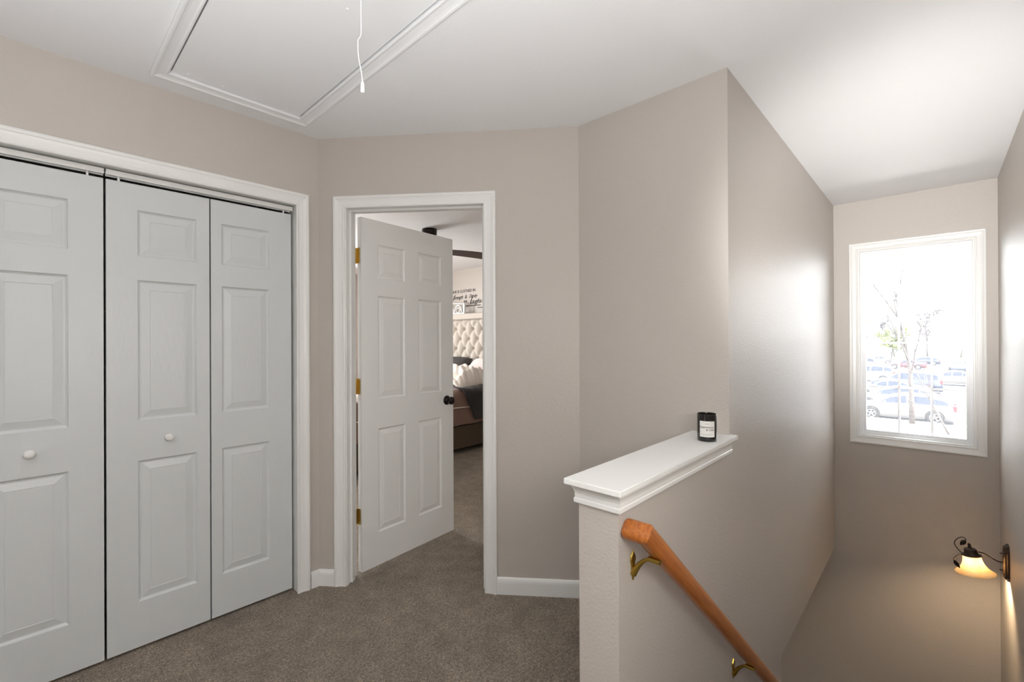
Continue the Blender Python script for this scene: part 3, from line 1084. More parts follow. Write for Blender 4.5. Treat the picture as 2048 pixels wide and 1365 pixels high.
# ================================================================== BEDROOM
M['linen'] = mat('tufted_linen', srgb(196, 188, 178), 0.75, bump=(300, .2, .002), sheen=.2)
M['bedrail'] = mat('brown_upholstery', srgb(88, 74, 60), 0.85, bump=(300, .2, .002))
M['comforter'] = mat('dusty_rose_comforter', srgb(132, 102, 88), 0.7, sheen=.3)
M['throw'] = mat('charcoal_throw', srgb(44, 39, 39), 0.85, bump=(400, .3, .002), sheen=.2)
M['cream'] = mat('cream_sheet', srgb(226, 216, 206), 0.75)
M['pink'] = mat('pale_pink_cotton', srgb(232, 214, 212), 0.75)
M['charcoal'] = mat('charcoal_cotton', srgb(62, 58, 58), 0.8)
M['mattress'] = mat('white_mattress', srgb(215, 212, 206), 0.8)
M['walnut'] = mat('dark_walnut', srgb(74, 56, 48), 0.45)
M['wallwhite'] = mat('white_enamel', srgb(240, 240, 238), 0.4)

BX0, BX1, BY0, BY1 = 2.08, 4.43, 4.13, 5.98
bed = tag(empty('bed', (BX0, BY0, 0)), 'upholstered bed with tall tufted grey linen headboard', 'bed')
LX, LY = BX1 - BX0, BY1 - BY0
for y in (0, LY - .06):
    obj('side_rail', new_box(0, LX, y, y + .06, .055, .325, bev=.012), M['bedrail'], bed)
obj('foot_board', new_box(-.05, .01, -.0, LY, .055, .345, bev=.015), M['bedrail'], bed)
obj('mattress', new_box(.03, LX - .01, .065, LY - .065, .26, .70, bev=.05, seg=3), M['mattress'], bed)
for x in (.05, LX - .1):
    for y in (.03, LY - .09):
        obj('leg', new_box(x, x + .06, y, y + .06, 0, .056), M['walnut'], bed)
# headboard: tufted cushion inside a padded border
hb = obj('headboard', new_box(LX, LX + .05, -.12, LY + .12, .05, 1.745, bev=.01), M['linen'], bed)
ty0, ty1, tz0, tz1 = -.03, LY + .03, .45, 1.655
PYT, PZT = .19, .142
def tuft(y, z):
    yy, zz = (y - ty0) / PYT, (tz1 - .14 - z) / (2 * PZT)
    a, b = yy + zz, yy - zz
    ca, cb = abs(math.sin(PI * a)), abs(math.sin(PI * b))
    edge = min(1, (y - ty0) / .05, (ty1 - y) / .05, (z - tz0) / .05, (tz1 - z) / .05)
    return max(.006, .034 + .050 * (ca * cb) ** .5 - .030 * max(0, 1 - max(ca, cb) / .55)) * max(0, edge) ** .5
bm = bmesh.new()
ny, nz_ = 150, 96
G = [[bm.verts.new((LX - tuft(ty0 + (ty1 - ty0) * i / ny, tz0 + (tz1 - tz0) * j / nz_), ty0 + (ty1 - ty0) * i / ny, tz0 + (tz1 - tz0) * j / nz_)) for j in range(nz_ + 1)] for i in range(ny + 1)]
for i in range(ny):
    for j in range(nz_):
        bm.faces.new((G[i][j], G[i + 1][j], G[i + 1][j + 1], G[i][j + 1]))
tp = obj('tufted_cushion', bm, M['linen'], hb, smooth=True)
btn = None
for row in range(5):
    z = tz1 - .14 - PZT * row
    k = 0
    while True:
        y = ty0 + PYT * (k + (0.5 if row % 2 else 0))
        k += 1
        if y > ty1 - .04:
            break
        if y < ty0 + .04:
            continue
        if btn is None:
            bm = lathe(bmesh.new(), [(.013, 0), (.012, .005), (.007, .009), (0, .010)], 12, axis_mtx((0, 0, 0), (-1, 0, 0)))
            btn = obj('button', bm, M['linen'], hb, smooth=True)
            o = btn
        else:
            o = btn.copy()
            COL.objects.link(o)
        o.location = (LX - .013, y, z)
# padded border round the cushion
def pad(y0, y1, z0, z1):
    obj('border', new_box(LX - .055, LX + .02, y0, y1, z0, z1, bev=.02, seg=3), M['linen'], hb)
pad(-.12, LY + .12, 1.657, 1.745)
pad(-.12, -.032, .05, 1.657)
pad(LY + .032, LY + .12, .05, 1.657)

def nz3(x, y, s=1.0, seed=0.0):
    from mathutils import noise
    return noise.noise(Vector((x * s + seed, y * s - seed, seed * .7)))

def drape(name, x0, x1, zt, hang, mat_, label, cat, off=0.0, nx=60, amp=.018, skew=0.0, y_in=.08, seed=1.0, group=None):
    """a cover lying over the bed and hanging down both long sides"""
    path = []
    ya, yb = BY0 - .022 - off, BY1 + .022 + off
    for k in range(13):
        path.append((ya, hang + (zt - .07 - hang) * k / 12))
    for k in range(1, 7):
        a = PI / 2 * k / 6
        path.append((ya + .07 * (1 - math.cos(a)), zt - .07 + .07 * math.sin(a)))
    for k in range(1, 24):
        path.append((ya + .07 + (yb - ya - .14) * k / 24, zt + .02 * math.sin(PI * k / 24)))
    for k in range(0, 7):
        a = PI / 2 * k / 6
        path.append((yb - .07 + .07 * math.sin(a), zt - .07 + .07 * math.cos(a)))
    for k in range(1, 13):
        path.append((yb, zt - .07 - (zt - .07 - hang) * k / 12))
    bm = bmesh.new()
    rows = []
    for i in range(nx + 1):
        row = []
        for k, (y, z) in enumerate(path):
            low = max(0, min(1, (zt - z) / (zt - hang)))
            x = x0 + (x1 - x0) * i / nx + skew * low * (1 - i / nx * .6)
            w = amp * (nz3(x, z + y, 5, seed) + .6 * nz3(x, (z + y) * .4, 12, seed + 3))
            side = -1 if k < 16 else (1 if k > len(path) - 17 else 0)
            fold = .020 * low * math.sin(x * 21 + 2 * nz3(x, z, 3, seed))
            y2 = y + side * (abs(w) * .8 + fold * .6 + .012 * low) if side else y
            z2 = z + (0 if side else w * 1.3) + (w if 12 <= k < 20 else 0) * .5
            row.append(bm.verts.new((x, y2, z2)))
        rows.append(row)
    for a, b in zip(rows, rows[1:]):
        for k in range(len(path) - 1):
            bm.faces.new((a[k], a[k + 1], b[k + 1], b[k]))
    o = obj(name, bm, mat_, None, smooth=True, loc=((x0 + x1) / 2, BY0, hang))
    s = o.modifiers.new('thickness', 'SOLIDIFY')
    s.thickness = .012
    s.offset = 1
    return tag(o, label, cat, group)
cf = drape('comforter', 2.12, 3.86, .745, .345, M['comforter'], 'dusty rose comforter hanging over the near side of the bed', 'comforter', 0.0, seed=2.2)
# pale piping line along the comforter's side
bm = bmesh.new()
pp = [(2.15 + 1.68 * i / 40, BY0 - .062 - .010 * math.sin(i * .9), .555 + .006 * math.sin(i * .5)) for i in range(41)]
obj('piping', tube(bm, [Vector(p) - cf.location for p in pp], .006, 6), M['cream'], cf, smooth=True)
drape('throw_blanket', 3.50, 4.02, .768, .40, M['throw'], 'charcoal throw blanket laid across the rose comforter', 'blanket', .042, nx=26, amp=.010, skew=.16, seed=5.1)
# rumpled cream sheet in front of the pillows
bm = bmesh.new()
nx, ny = 80, 150
sx0, sx1, sy0, sy1 = 3.54, 4.08, BY0 + .05, BY1 - .05
rows = []
for i in range(nx + 1):
    r_ = []
    for j in range(ny + 1):
        x, y = sx0 + (sx1 - sx0) * i / nx, sy0 + (sy1 - sy0) * j / ny
        u = i / nx
        env = math.sin(PI * min(1, u * .78 + .02)) ** .6
        e2 = min(1, (y - sy0) / .12) ** .5
        f = abs(math.sin((y * 1.0 - x * 1.9) * 11 + 1.6 * nz3(x, y, 3, 4.0))) ** 1.5
        z = .735 + env * (.205 + .030 * f + .022 * abs(math.sin((y * .8 - x * 1.6) * 27 + 2.5 * nz3(x, y, 4, 2.0))) + .04 * nz3(x, y, 4, 8.0)) * e2 + .03 * e2
        r_.append(bm.verts.new((x, y, z)))
    rows.append(r_)
for a, b in zip(rows, rows[1:]):
    for j in range(ny):
        bm.faces.new((a[j], a[j + 1], b[j + 1], b[j]))
sh = obj('sheet', bm, M['cream'], None, smooth=True, loc=(3.98, 5.05, .74))
s = sh.modifiers.new('thickness', 'SOLIDIFY')
s.thickness = .012
tag(sh, 'rumpled cream sheet pushed back in front of the pillows', 'sheet')

def pillow(name, loc, L, W, T, mat_, label, lean):
    bm = bmesh.new()
    n = 18
    top = [[None] * (n + 1) for _ in range(n + 1)]
    bot = [[None] * (n + 1) for _ in range(n + 1)]
    for i in range(n + 1):
        for j in range(n + 1):
            u, v = i / n * 2 - 1, j / n * 2 - 1
            k = ((1 - u ** 4) * (1 - v ** 4))
            h = T / 2 * max(0, k) ** .55 * (1 + .10 * nz3(u, v, 2, L))
            pin = 1 - .07 * (u * u) * (v * v)
            x, y = u * W / 2 * (1 - .06 * (1 - abs(v))) * pin, v * L / 2 * (1 - .05 * (1 - abs(u))) * pin
            top[i][j] = bm.verts.new((x, y, h + .004))
            bot[i][j] = bm.verts.new((x, y, -h - .004))
    for i in range(n):
        for j in range(n):
            bm.faces.new((top[i][j], top[i + 1][j], top[i + 1][j + 1], top[i][j + 1]))
            bm.faces.new((bot[i][j], bot[i][j + 1], bot[i + 1][j + 1], bot[i + 1][j]))
    for i in range(n):
        for a, b, c, d in ((top[i][0], top[i + 1][0], bot[i + 1][0], bot[i][0]), (top[i][n], top[i + 1][n], bot[i + 1][n], bot[i][n]),
                           (top[0][i], top[0][i + 1], bot[0][i + 1], bot[0][i]), (top[n][i], top[n][i + 1], bot[n][i + 1], bot[n][i])):
            bm.faces.new((a, b, c, d))
    o = obj(name, bm, mat_, None, smooth=True)
    o.location = loc
    o.rotation_euler = (0, -lean, 0)
    return tag(o, label, 'pillow')
pillow('pillow', (4.155, 5.13, .955), .72, .42, .16, M['charcoal'], 'charcoal pillow leaning on the tufted headboard', R(42))
pillow('pillow', (4.155, 4.40, .945), .66, .42, .16, M['pink'], 'pale pink pillow beside the charcoal pillow', R(42))

# wall lettering above the headboard
def wall_m(y, z):
    # local x -> -Y, local y -> +Z, local z -> -X
    return Matrix(((0, 0, -1, EX - .0015), (-1, 0, 0, y), (0, 1, 0, z), (0, 0, 0, 1)))
dec = tag(empty('wall_lettering', (EX, 5.2, 2.0)), 'black quotation lettering on the bedroom wall above the headboard', 'lettering')
off = Matrix.Translation(-dec.location)
def wt(body, size, y, z, shear=0.0, bold=0.0, sp=1.0):
    return text_mesh('lettering', body, size, dec, M['ink'], off @ wall_m(y, z), shear=shear, bold=bold, spacing=sp)
wt('SHE IS CLOTHED IN', .060, 5.55, 2.085, 0, .0006, 1.0)
wt('Strength', .080, 5.545, 1.990, .45, .0002, .88)
wt('&', .080, 5.265, 1.990, .3, .0002, 1.0)
wt('Dignity', .072, 5.165, 1.995, .45, .0002, .88)
wt('SHE', .046, 5.285, 1.93, 0, .0010, 1.0)
wt('Laughs', .100, 5.150, 1.905, .45, .0008, .90)
wt('without fear of the future', .032, 5.235, 1.865, 0, .0005, 1.0)
wt('Proverbs', .030, 4.97, 1.828, 0, .0004, 1.0)
def swash(ctrl, r=.0022):
    bm = tube(bmesh.new(), [off @ (wall_m(0, 0) @ Vector((-y, z, .002))) for y, z in curve_pts([(c[0], c[1], 0) for c in ctrl], 20) and [(p.x, p.y) for p in curve_pts([(c[0], c[1], 0) for c in ctrl], 20)]], r, 6)
    obj('swash', bm, M['ink'], dec)
swash([(5.60, 1.965), (5.575, 1.95), (5.545, 1.965), (5.51, 2.03), (5.49, 2.055), (5.475, 2.045)])
swash([(5.185, 1.925), (5.165, 1.895), (5.13, 1.90), (5.09, 1.985), (5.07, 1.99)])
swash([(4.90, 1.905), (4.87, 1.935), (4.85, 1.97)])

# openwork shape put up in place of a sun patch on the wall
sun_shape = tag(empty('sun_patch_shape', (4.45, 5.45, 1.7455)), 'small white openwork shape modelled in place of a sun patch above the headboard', 'sun_patch_shape')
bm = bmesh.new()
obj('base_bar', new_box(-.02, .02, -.33, .33, 0, .020, bev=.003), M['wallwhite'], sun_shape)
obj('end_post', new_box(-.012, .012, -.325, -.295, .02, .160, bev=.003), M['wallwhite'], sun_shape)
obj('end_post', new_box(-.012, .012, .295, .325, .02, .160, bev=.003), M['wallwhite'], sun_shape)
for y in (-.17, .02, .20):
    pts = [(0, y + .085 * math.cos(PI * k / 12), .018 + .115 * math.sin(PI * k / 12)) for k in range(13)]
    obj('scroll', tube(bmesh.new(), pts, .012, 8), M['wallwhite'], sun_shape, smooth=True)
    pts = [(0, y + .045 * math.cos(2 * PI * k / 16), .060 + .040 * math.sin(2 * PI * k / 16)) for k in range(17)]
    obj('scroll', tube(bmesh.new(), pts, .009, 8), M['wallwhite'], sun_shape, smooth=True)
obj('top_bar', tube(bmesh.new(), curve_pts([(0, -.29, .150), (0, -.1, .165), (0, .1, .175), (0, .30, .155)], 18), .010, 8), M['wallwhite'], sun_shape, smooth=True)

# ceiling fan
FX, FYY = 2.71, 3.65
fan = tag(empty('ceiling_fan', (FX, FYY, H)), 'ceiling fan with dark walnut blades in the bedroom', 'ceiling fan')
obj('canopy', lathe(bmesh.new(), [(0, -.0005), (.072, -.0005), (.075, -.02), (.070, -.070), (.02, -.082), (0, -.082)], 28), M['bronze'], fan, smooth=True)
obj('downrod', tube(bmesh.new(), [(0, 0, -.08), (0, 0, -.13)], .012, 12), M['bronze'], fan)
smooth_by_angle(obj('motor', lathe(bmesh.new(), [(0, -.12), (.05, -.125), (.085, -.145), (.095, -.175), (.090, -.22), (.065, -.245), (0, -.25)], 32), M['bronze'], fan), 40)
smooth_by_angle(obj('light_bowl', lathe(bmesh.new(), [(.055, -.248), (.095, -.252), (.09, -.285), (.06, -.312), (.03, -.322), (0, -.324)], 28), M['wallwhite'], fan), 40)
for k in range(4):
    a = R(-34 + 90 * k)
    bl = empty('blade_arm', (0, 0, -.228), a, fan)
    bm = tube(bmesh.new(), [(.09, 0, 0), (.14, 0, .004), (.19, 0, .0)], [.010, .008, .010], 8)
    obj('blade_iron', bm, M['bronze'], bl, smooth=True)
    bm = bmesh.new()
    sec = []
    for i in range(11):
        t = i / 10
        x = .17 + .50 * t
        hwid = .052 + .018 * math.sin(PI * t * .6)
        if t > .93:
            hwid *= .85
        tw = R(15)
        z0 = .010 - .020 * t - .02 * t * t
        ring_ = []
        for yy, zz in ((-1, -.003), (1, -.003), (1, .003), (-1, .003)):
            ring_.append(bm.verts.new((x, yy * hwid * math.cos(tw), z0 - yy * hwid * math.sin(tw) + zz)))
        sec.append(ring_)
    for p, q in zip(sec, sec[1:]):
        bridge(bm, p, q)
    bm.faces.new(sec[0][::-1])
    bm.faces.new(sec[-1])
    obj('blade', bm, M['walnut'], bl)

# ================================================================== OUTSIDE
GZ = -3.09
M['asphalt'] = mat('pale_asphalt', srgb(58, 61, 71), 0.9, vary=(.6, srgb(68, 71, 79), .4, .6))
M['stripe'] = mat('road_paint', srgb(215, 215, 213), 0.8)
M['mulch'] = mat('pine_straw', srgb(84, 68, 54), 0.95, vary=(5, srgb(108, 92, 78), .4, .6))
M['lawn'] = mat('spring_grass', srgb(76, 86, 46), 0.95, vary=(.5, srgb(90, 98, 56), .4, .6))
M['concrete'] = mat('concrete', srgb(205, 203, 198), 0.9)
M['tire'] = mat('tyre_rubber', srgb(30, 30, 33), 0.8)
M['alloy'] = mat('alloy_rim', srgb(200, 202, 208), 0.3, 0.7)
M['carglass'] = mat('tinted_car_glass', srgb(24, 32, 48), 0.06, spec=.35)
M['tail'] = mat('red_tail_lamp', srgb(190, 30, 40), 0.25)
M['headlamp'] = mat('clear_head_lamp', srgb(225, 228, 232), 0.15)
M['bark'] = mat('pale_bark', srgb(64, 59, 58), 0.9, vary=(12, srgb(82, 77, 74), .4, .6))
M['leafgreen'] = mat('spring_leaves', srgb(98, 108, 58), 0.8, vary=(2, srgb(124, 128, 80), .4, .6))
M['leafbrown'] = mat('budding_twigs', srgb(74, 68, 73), 0.9, vary=(2, srgb(86, 80, 84), .4, .6))

bm = prism([(EX + .2, -60), (12, -60), (12, 90), (EX + .2, 90)], GZ - .3, GZ + .001)
structure(obj('ground_bed', bm, M['concrete']))  # unseen ground, made pale to bounce daylight up into the stairwell
structure(obj('ground', prism([(12, -90), (320, -90), (320, 200), (12, 200)], GZ - .3, GZ), M['asphalt']), 'pale asphalt car park seen through the window')
tag(obj('planting_island', prism([(25.5, -1.6), (30.6, -1.9), (31.9, -.2), (31.9, 14), (25.5, 14)], GZ + .0005, GZ + .10), M['mulch']), kind='structure')
structure(obj('kerb', prism([(31.9, -.2), (32.05, -.25), (32.05, 14), (31.9, 14)], GZ + .0005, GZ + .13), M['concrete']))
for k, (x0, x1, y0, y1) in enumerate(((66, 70, -30, 60), (96, 104, -30, 80), (150, 200, -60, 160))):
    structure(obj('lawn', prism([(x0, y0), (x1, y0), (x1, y1), (x0, y1)], GZ + .0005, GZ + .08), M['lawn']))
mark = structure(empty('road_markings', (36, -2, GZ)), 'white hatched stripes on the asphalt beside the parked silver car')
for k in range(9):
    x = -8.0 + k * 1.95
    obj('stripe', new_box(x, x + .95, -2.4, .55 if k > 2 else 1.0, .001, .012), M['stripe'], mark)

def interp(tab, s):
    for (a, va), (b, vb) in zip(tab, tab[1:]):
        if s <= b:
            t = 0 if b == a else (s - a) / (b - a)
            t = max(0, min(1, t))
            t = t * t * (3 - 2 * t) * .5 + t * .5
            return va + (vb - va) * t
    return tab[-1][1]
STY = {
    'hatch': dict(L=4.35, w=.88, top=[(0, .50), (.04, .66), (.35, .80), (1.05, .95), (1.75, 1.36), (2.25, 1.47), (3.2, 1.46), (3.75, 1.34), (4.2, 1.02), (4.30, .88), (4.35, .45)], belt=.93, wb=(.86, 3.48), ws=(1.10, 1.80), rw=(3.70, 4.16)),
    'sedan': dict(L=4.6, w=.88, top=[(0, .48), (.04, .62), (.4, .76), (1.25, .92), (2.0, 1.36), (2.45, 1.44), (3.0, 1.42), (3.7, 1.06), (4.45, .98), (4.57, .86), (4.6, .45)], belt=.90, wb=(.90, 3.62), ws=(1.30, 2.05), rw=(3.05, 3.66)),
    'suv': dict(L=4.7, w=.94, top=[(0, .55), (.05, .82), (.4, .98), (1.2, 1.08), (1.8, 1.58), (2.2, 1.72), (3.9, 1.71), (4.35, 1.60), (4.62, 1.08), (4.68, .9), (4.7, .5)], belt=1.06, wb=(.92, 3.70), ws=(1.25, 1.86), rw=(4.36, 4.60)),
}
def make_car(style, paint, label, with_parts=True):
    S = STY[style]
    L, W, belt = S['L'], S['w'], S['belt']
    root = tag(empty('car', (0, 0, 0)), label, 'car')
    top = lambda s: interp(S['top'], s)
    half = lambda s: W * (1 - .22 * max(0, 1 - s / .5) ** 2 - .16 * max(0, 1 - (L - s) / .45) ** 2)
    def sect(s):
        t, w = top(s), half(s)
        b = min(belt, t - .02)
        rw_ = w * .70 if t > belt + .05 else w * .9
        k = max(0, min(1, (t - belt) / .45))
        rw_ = w * (.92 - .20 * k)
        sh = t - .05 * k - .015
        return [(w * .93, .20), (w * .99, .34), (w, .60), (w * .975, b), (rw_ * 1.0 + (w * .975 - rw_) * .35, b + (sh - b) * .62), (rw_, sh), (rw_ * .86, t - .008), (rw_ * .45, t + .012), (0, t + .016)]
    bm = bmesh.new()
    st = [0, .03, .10, .22] + [.35 + (L - .7) * i / 30 for i in range(31)] + [L - .22, L - .10, L - .03, L]
    rows = []
    for s in st:
        h = sect(s)
        full = [(y, z) for y, z in h] + [(-y, z) for y, z in reversed(h[:-1])]
        rows.append([bm.verts.new((y, -s, z)) for y, z in full])
    for a, b in zip(rows, rows[1:]):
        bridge(bm, a, b)
    bm.faces.new(rows[0][::-1])
    bm.faces.new(rows[-1])
    body = obj('body', bm, paint, root)
    smooth_by_angle(body, 32)
    def patch(name, s0, s1, t0, t1, sgn, material, n=8, lift=.010):
        bm = bmesh.new()
        rows = []
        for i in range(n + 1):
            s = s0 + (s1 - s0) * i / n
            h = sect(s)
            (y3, z3), (y5, z5) = h[3], h[5]
            ymid, zmid = h[4]
            r_ = []
            for k in range(4):
                t = t0 + (t1 - t0) * k / 3
                if t < .62:
                    q = t / .62
                    y, z = y3 + (ymid - y3) * q, z3 + (zmid - z3) * q
                else:
                    q = (t - .62) / .38
                    y, z = ymid + (y5 - ymid) * q, zmid + (z5 - zmid) * q
                r_.append(bm.verts.new((sgn * (y + lift), -s, z)))
            rows.append(r_)
        for a, b in zip(rows, rows[1:]):
            for k in range(3):
                bm.faces.new((a[k], a[k + 1], b[k + 1], b[k]))
        return obj(name, bm, material, root, smooth=True)
    def cross(name, s0, s1, wf, material, n=6):
        bm = bmesh.new()
        rows = []
        for i in range(n + 1):
            s = s0 + (s1 - s0) * i / n
            h = sect(s)
            r_ = []
            for k in range(7):
                y = (k / 6 * 2 - 1) * h[5][0] * wf
                r_.append(bm.verts.new((y, -s, top(s) + .022 - .03 * (abs(k / 3 - 1)) ** 3)))
            rows.append(r_)
        for a, b in zip(rows, rows[1:]):
            for k in range(6):
                bm.faces.new((a[k], a[k + 1], b[k + 1], b[k]))
        return obj(name, bm, material, root, smooth=True)
    cross('windshield', S['ws'][0], S['ws'][1], .90, M['carglass'])
    cross('rear_window', S['rw'][0], S['rw'][1], .84, M['carglass'])
    e0, e1 = S['ws'][0] + .22, S['rw'][1] - .16
    c1 = e0 + (e1 - e0) * .40
    c2 = e0 + (e1 - e0) * .76
    for sg in (-1, 1):
        patch('side_window', e0, c1 - .04, .10, .93, sg, M['carglass'])
        patch('side_window', c1 + .04, c2 - .03, .10, .93, sg, M['carglass'])
        patch('side_window', c2 + .03, e1, .14, .86, sg, M['carglass'])
        for wc in S['wb']:
            ww = half(wc)
            bm = lathe(bmesh.new(), [(0, .0), (.385, 0), (.385, .012), (0, .012)], 28, axis_mtx((sg * (ww * .988), -wc, .335), (sg, 0, 0)))
            obj('wheel_arch', bm, M['tire'], root)
            bm = lathe(bmesh.new(), [(.21, 0), (.30, .0), (.325, .03), (.325, .16), (.30, .19), (.215, .19), (.21, .17)], 28, axis_mtx((sg * (ww - .155), -wc, .325), (sg, 0, 0)))
            tyre = smooth_by_angle(obj('tyre', bm, M['tire'], root), 40)
            bm = lathe(bmesh.new(), [(0, .150), (.055, .158), (.06, .150), (.06, .13), (.18, .13), (.19, .178), (.213, .182), (.213, .10), (0, .10)], 28, axis_mtx((0, 0, 0), (sg, 0, 0)))
            rim = obj('rim', bm, M['tire'], tyre)
            rim.location = (sg * (ww - .155), -wc, .325)
            for k in range(5):
                a = 2 * PI * k / 5 + .3
                d_ = Vector((0, math.cos(a), math.sin(a)))
                bm = tube(bmesh.new(), [Vector((sg * .165, 0, 0)) + d_ * .03, Vector((sg * .172, 0, 0)) + d_ * .20], [.032, .026], 6)
                o = obj('spoke', bm, M['alloy'], tyre)
                o.location = rim.location
            bm = lathe(bmesh.new(), [(.196, .17), (.214, .172), (.214, .186), (.196, .186), (.196, .17)], 28, axis_mtx((0, 0, 0), (sg, 0, 0)))
            o = obj('rim_edge', bm, M['alloy'], tyre)
            o.location = rim.location
        ye = half(L - .06)
        zt = .92 if style != 'suv' else 1.05
        bm = new_box(min(sg * (ye * .80), sg * (ye * 1.04)), max(sg * (ye * .80), sg * (ye * 1.04)), -L + .02, -L + .26, zt - .24, zt + .06, bev=.03)
        obj('tail_lamp', bm, M['tail'], root)
        yf = half(.1)
        bm = new_box(min(sg * yf * .60, sg * yf * 1.02), max(sg * yf * .60, sg * yf * 1.02), -.26, -.03, .56, .70, bev=.03)
        obj('head_lamp', bm, M['headlamp'], root)
        bm = new_box(min(sg * W, sg * (W + .16)), max(sg * W, sg * (W + .16)), -(S['ws'][0] + .42), -(S['ws'][0] + .30), belt + .01, belt + .13, bev=.03)
        obj('mirror', bm, paint, root)
    return root
def paint(name, c):
    return mat(name, c, .28, .15, coat=.6)
P_silver, P_white, P_navy, P_grey = paint('silver_car_paint', srgb(104, 100, 97)), paint('white_car_paint', srgb(190, 188, 188)), paint('navy_car_paint', srgb(30, 36, 54)), paint('grey_car_paint', srgb(84, 86, 94))
P_red = paint('maroon_car_paint', srgb(80, 34, 40))
# cars stand with their nose towards +Y (rz = 0) or turned; nose at local y = 0
protos = {}
def car(style, pname, p, x, y, rz, label, group='cars in the car park'):
    key = (style, pname)
    if key not in protos:
        protos[key] = make_car(style, p, label)
        o = protos[key]
    else:
        o = copy_tree(protos[key])
    o.location = (x, y, GZ)
    o.rotation_euler = (0, 0, rz)
    tag(o, label, 'car', group)
    return o
car('hatch', 'silver', P_silver, 33.4, 3.55, 0, 'silver hatchback nearest the window, parked side-on behind the slim tree')
car('hatch', 'white', P_white, 38.2, 4.1, 0, 'white hatchback parked directly behind the silver hatchback')
car('sedan', 'white', P_white, 45.2, 5.0, 0, 'white sedan two rows behind the silver hatchback')
car('suv', 'navy', P_navy, 51.5, 4.3, 0, 'navy sport utility car with red tail lamp beyond the white sedan')
car('sedan', 'grey', P_grey, 53.0, 9.6, 0, 'grey sedan parked ahead of the navy sport utility car')
car('suv', 'white', P_white, 62.5, 7.8, 0, 'white sport utility car behind the grey sedan')
car('sedan', 'silver', P_silver, 61.5, 1.2, 0, 'silver sedan behind the navy sport utility car')
car('hatch', 'grey', P_grey, 50.5, -2.2, 0, 'grey hatchback at the window edge beyond the hatched stripes')
car('sedan', 'navy', P_navy, 88.0, -2.2, R(90), 'navy sedan far off on the grass side, window edge')
car('hatch', 'silver', P_silver, 70.5, 5.5, R(80), 'silver hatchback end-on in the far row, beneath the muntin')
car('suv', 'grey', P_grey, 90.0, 11.5, 0, 'grey sport utility car under the yellow-green tree')
car('sedan', 'maroon', P_red, 92.0, 5.6, 0, 'maroon sedan in the far row behind the slim trunk')
car('hatch', 'navy', P_navy, 108.0, 3.8, 0, 'navy hatchback in the farthest row of cars')
car('sedan', 'white', P_white, 110.0, 10.2, 0, 'white sedan in the farthest row of cars')
car('suv', 'grey', P_grey, 112.0, -3.5, 0, 'grey sport utility car in the farthest row, window edge')

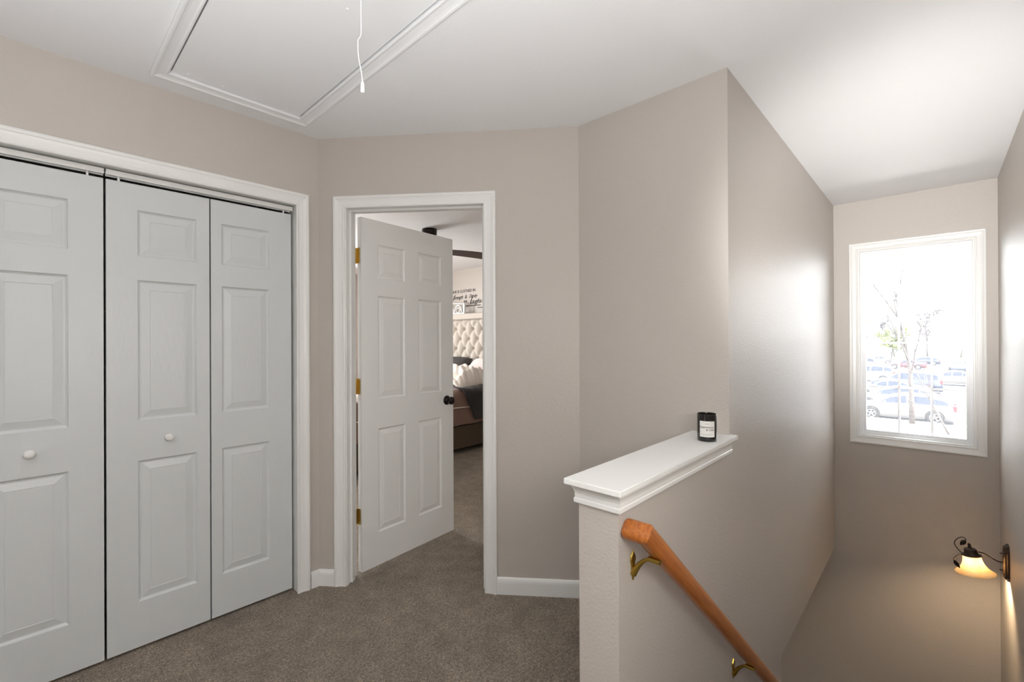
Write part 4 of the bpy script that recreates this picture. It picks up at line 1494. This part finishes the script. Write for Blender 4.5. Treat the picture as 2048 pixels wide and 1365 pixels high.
# ---- trees
def branch_tree(name, h, r0, seed, levels, label, spread=.5, leaves=None, leaf_n=0, leaf_size=.1, first=.30, twigs=4, leafmat=None, thick=1.0):
    rnd = random.Random(seed)
    root = tag(empty(name), label, 'tree')
    bmT, bmB = bmesh.new(), bmesh.new()
    tips = []
    def limb(bm, p, d, L, r, lev):
        n = 5
        pts = [Vector(p)]
        dd = Vector(d).normalized()
        for k in range(n):
            dd = (dd + Vector((rnd.uniform(-1, 1), rnd.uniform(-1, 1), rnd.uniform(-.3, .7))) * .10).normalized()
            pts.append(pts[-1] + dd * (L / n))
        tube(bm, pts, [r * (1 - .65 * k / n) for k in range(n + 1)], 6 if lev else 10)
        if lev >= levels:
            tips.append(pts[-1])
            tips.append(pts[-2])
            return
        m = twigs + (3 if lev == 0 else 0)
        for k in range(m):
            f = (first if lev == 0 else .3) + (1 - (first if lev == 0 else .3)) * (k + rnd.random() * .6) / m
            q = min(n - 1, int(f * n))
            base = pts[q].lerp(pts[q + 1], f * n - q)
            a = rnd.uniform(0, 2 * PI)
            out = Vector((math.cos(a), math.sin(a), 0))
            nd = (dd * .75 + out * spread + Vector((0, 0, .35))).normalized()
            limb(bmB, base, nd, L * (.50 - .12 * f) * rnd.uniform(.8, 1.15), r * .38, lev + 1)
    limb(bmT, (0, 0, 0), (0, 0, 1), h, r0, 0)
    obj('trunk', bmT, M['bark'], root, smooth=True)
    o = obj('branches', bmB, M['bark'], root, smooth=True)
    o['kind'] = 'stuff'
    if leaf_n:
        bm = bmesh.new()
        for k in range(leaf_n):
            c = rnd.choice(tips) + Vector((rnd.gauss(0, 1), rnd.gauss(0, 1), rnd.gauss(0, .8))) * (h * .045)
            n_ = Vector((rnd.gauss(0, 1), rnd.gauss(0, 1), rnd.gauss(0, 1))).normalized()
            t_ = n_.orthogonal().normalized()
            b_ = n_.cross(t_)
            s = leaf_size * rnd.uniform(.6, 1.2)
            bm.faces.new([bm.verts.new(c + t_ * s), bm.verts.new(c + b_ * s * .6), bm.verts.new(c - t_ * s), bm.verts.new(c - b_ * s * .6)])
        o = obj('foliage', bm, leafmat or M['leafgreen'], root, normals=False)
        o['kind'] = 'stuff'
    return root
t = branch_tree('tree', 6.7, .13, 3, 2, 'slim bare tree standing in the island before the silver hatchback', spread=.55, first=.36, twigs=4)
t.location = (31.2, .92, GZ + .09)
t = branch_tree('shrub', 3.3, .045, 11, 2, 'bare leaning shrub with long pale stems right of the slim tree', spread=.8, first=.1, twigs=4)
t['category'] = 'shrub'
t.location = (28.6, -.42, GZ + .09)
t.rotation_euler = (R(-22), R(6), 0)
t = branch_tree('tree', 5.2, .13, 21, 2, 'yellow-green young tree left of the bare trunk, beyond the cars', spread=.9, leaf_n=1500, leaf_size=.20, first=.35)
t.location = (78, 8.8, GZ)
t = branch_tree('tree', 5.0, .13, 22, 2, 'yellow-green tree behind the muntin beside the young tree', spread=.9, leaf_n=1300, leaf_size=.20, first=.35)
t.location = (86, 5.0, GZ)
proto = branch_tree('tree', 10, .22, 31, 2, 'hazy bare tree in the distant tree line', spread=.8, leaf_n=1500, leaf_size=.26, first=.25, leafmat=M['leafbrown'])
spots = [(150, 29), (156, 21.5), (148, 14.5), (156, 8), (150, 1.5), (158, -4.5), (152, -11.5)]
places = ['leftmost', 'second from the left', 'third from the left', 'middle', 'third from the right', 'second from the right', 'rightmost']
for k, (x, y) in enumerate(spots):
    o = proto if k == 0 else copy_tree(proto)
    o.location = (x, y, GZ)
    s = .80 + .14 * math.sin(k * 2.1)
    o.scale = (s, s, s * .95)
    o.rotation_euler = (0, 0, k * 1.3)
    o['group'] = 'distant tree line beyond the car park'
    o['label'] = 'hazy bare tree in the distant tree line, ' + places[k]
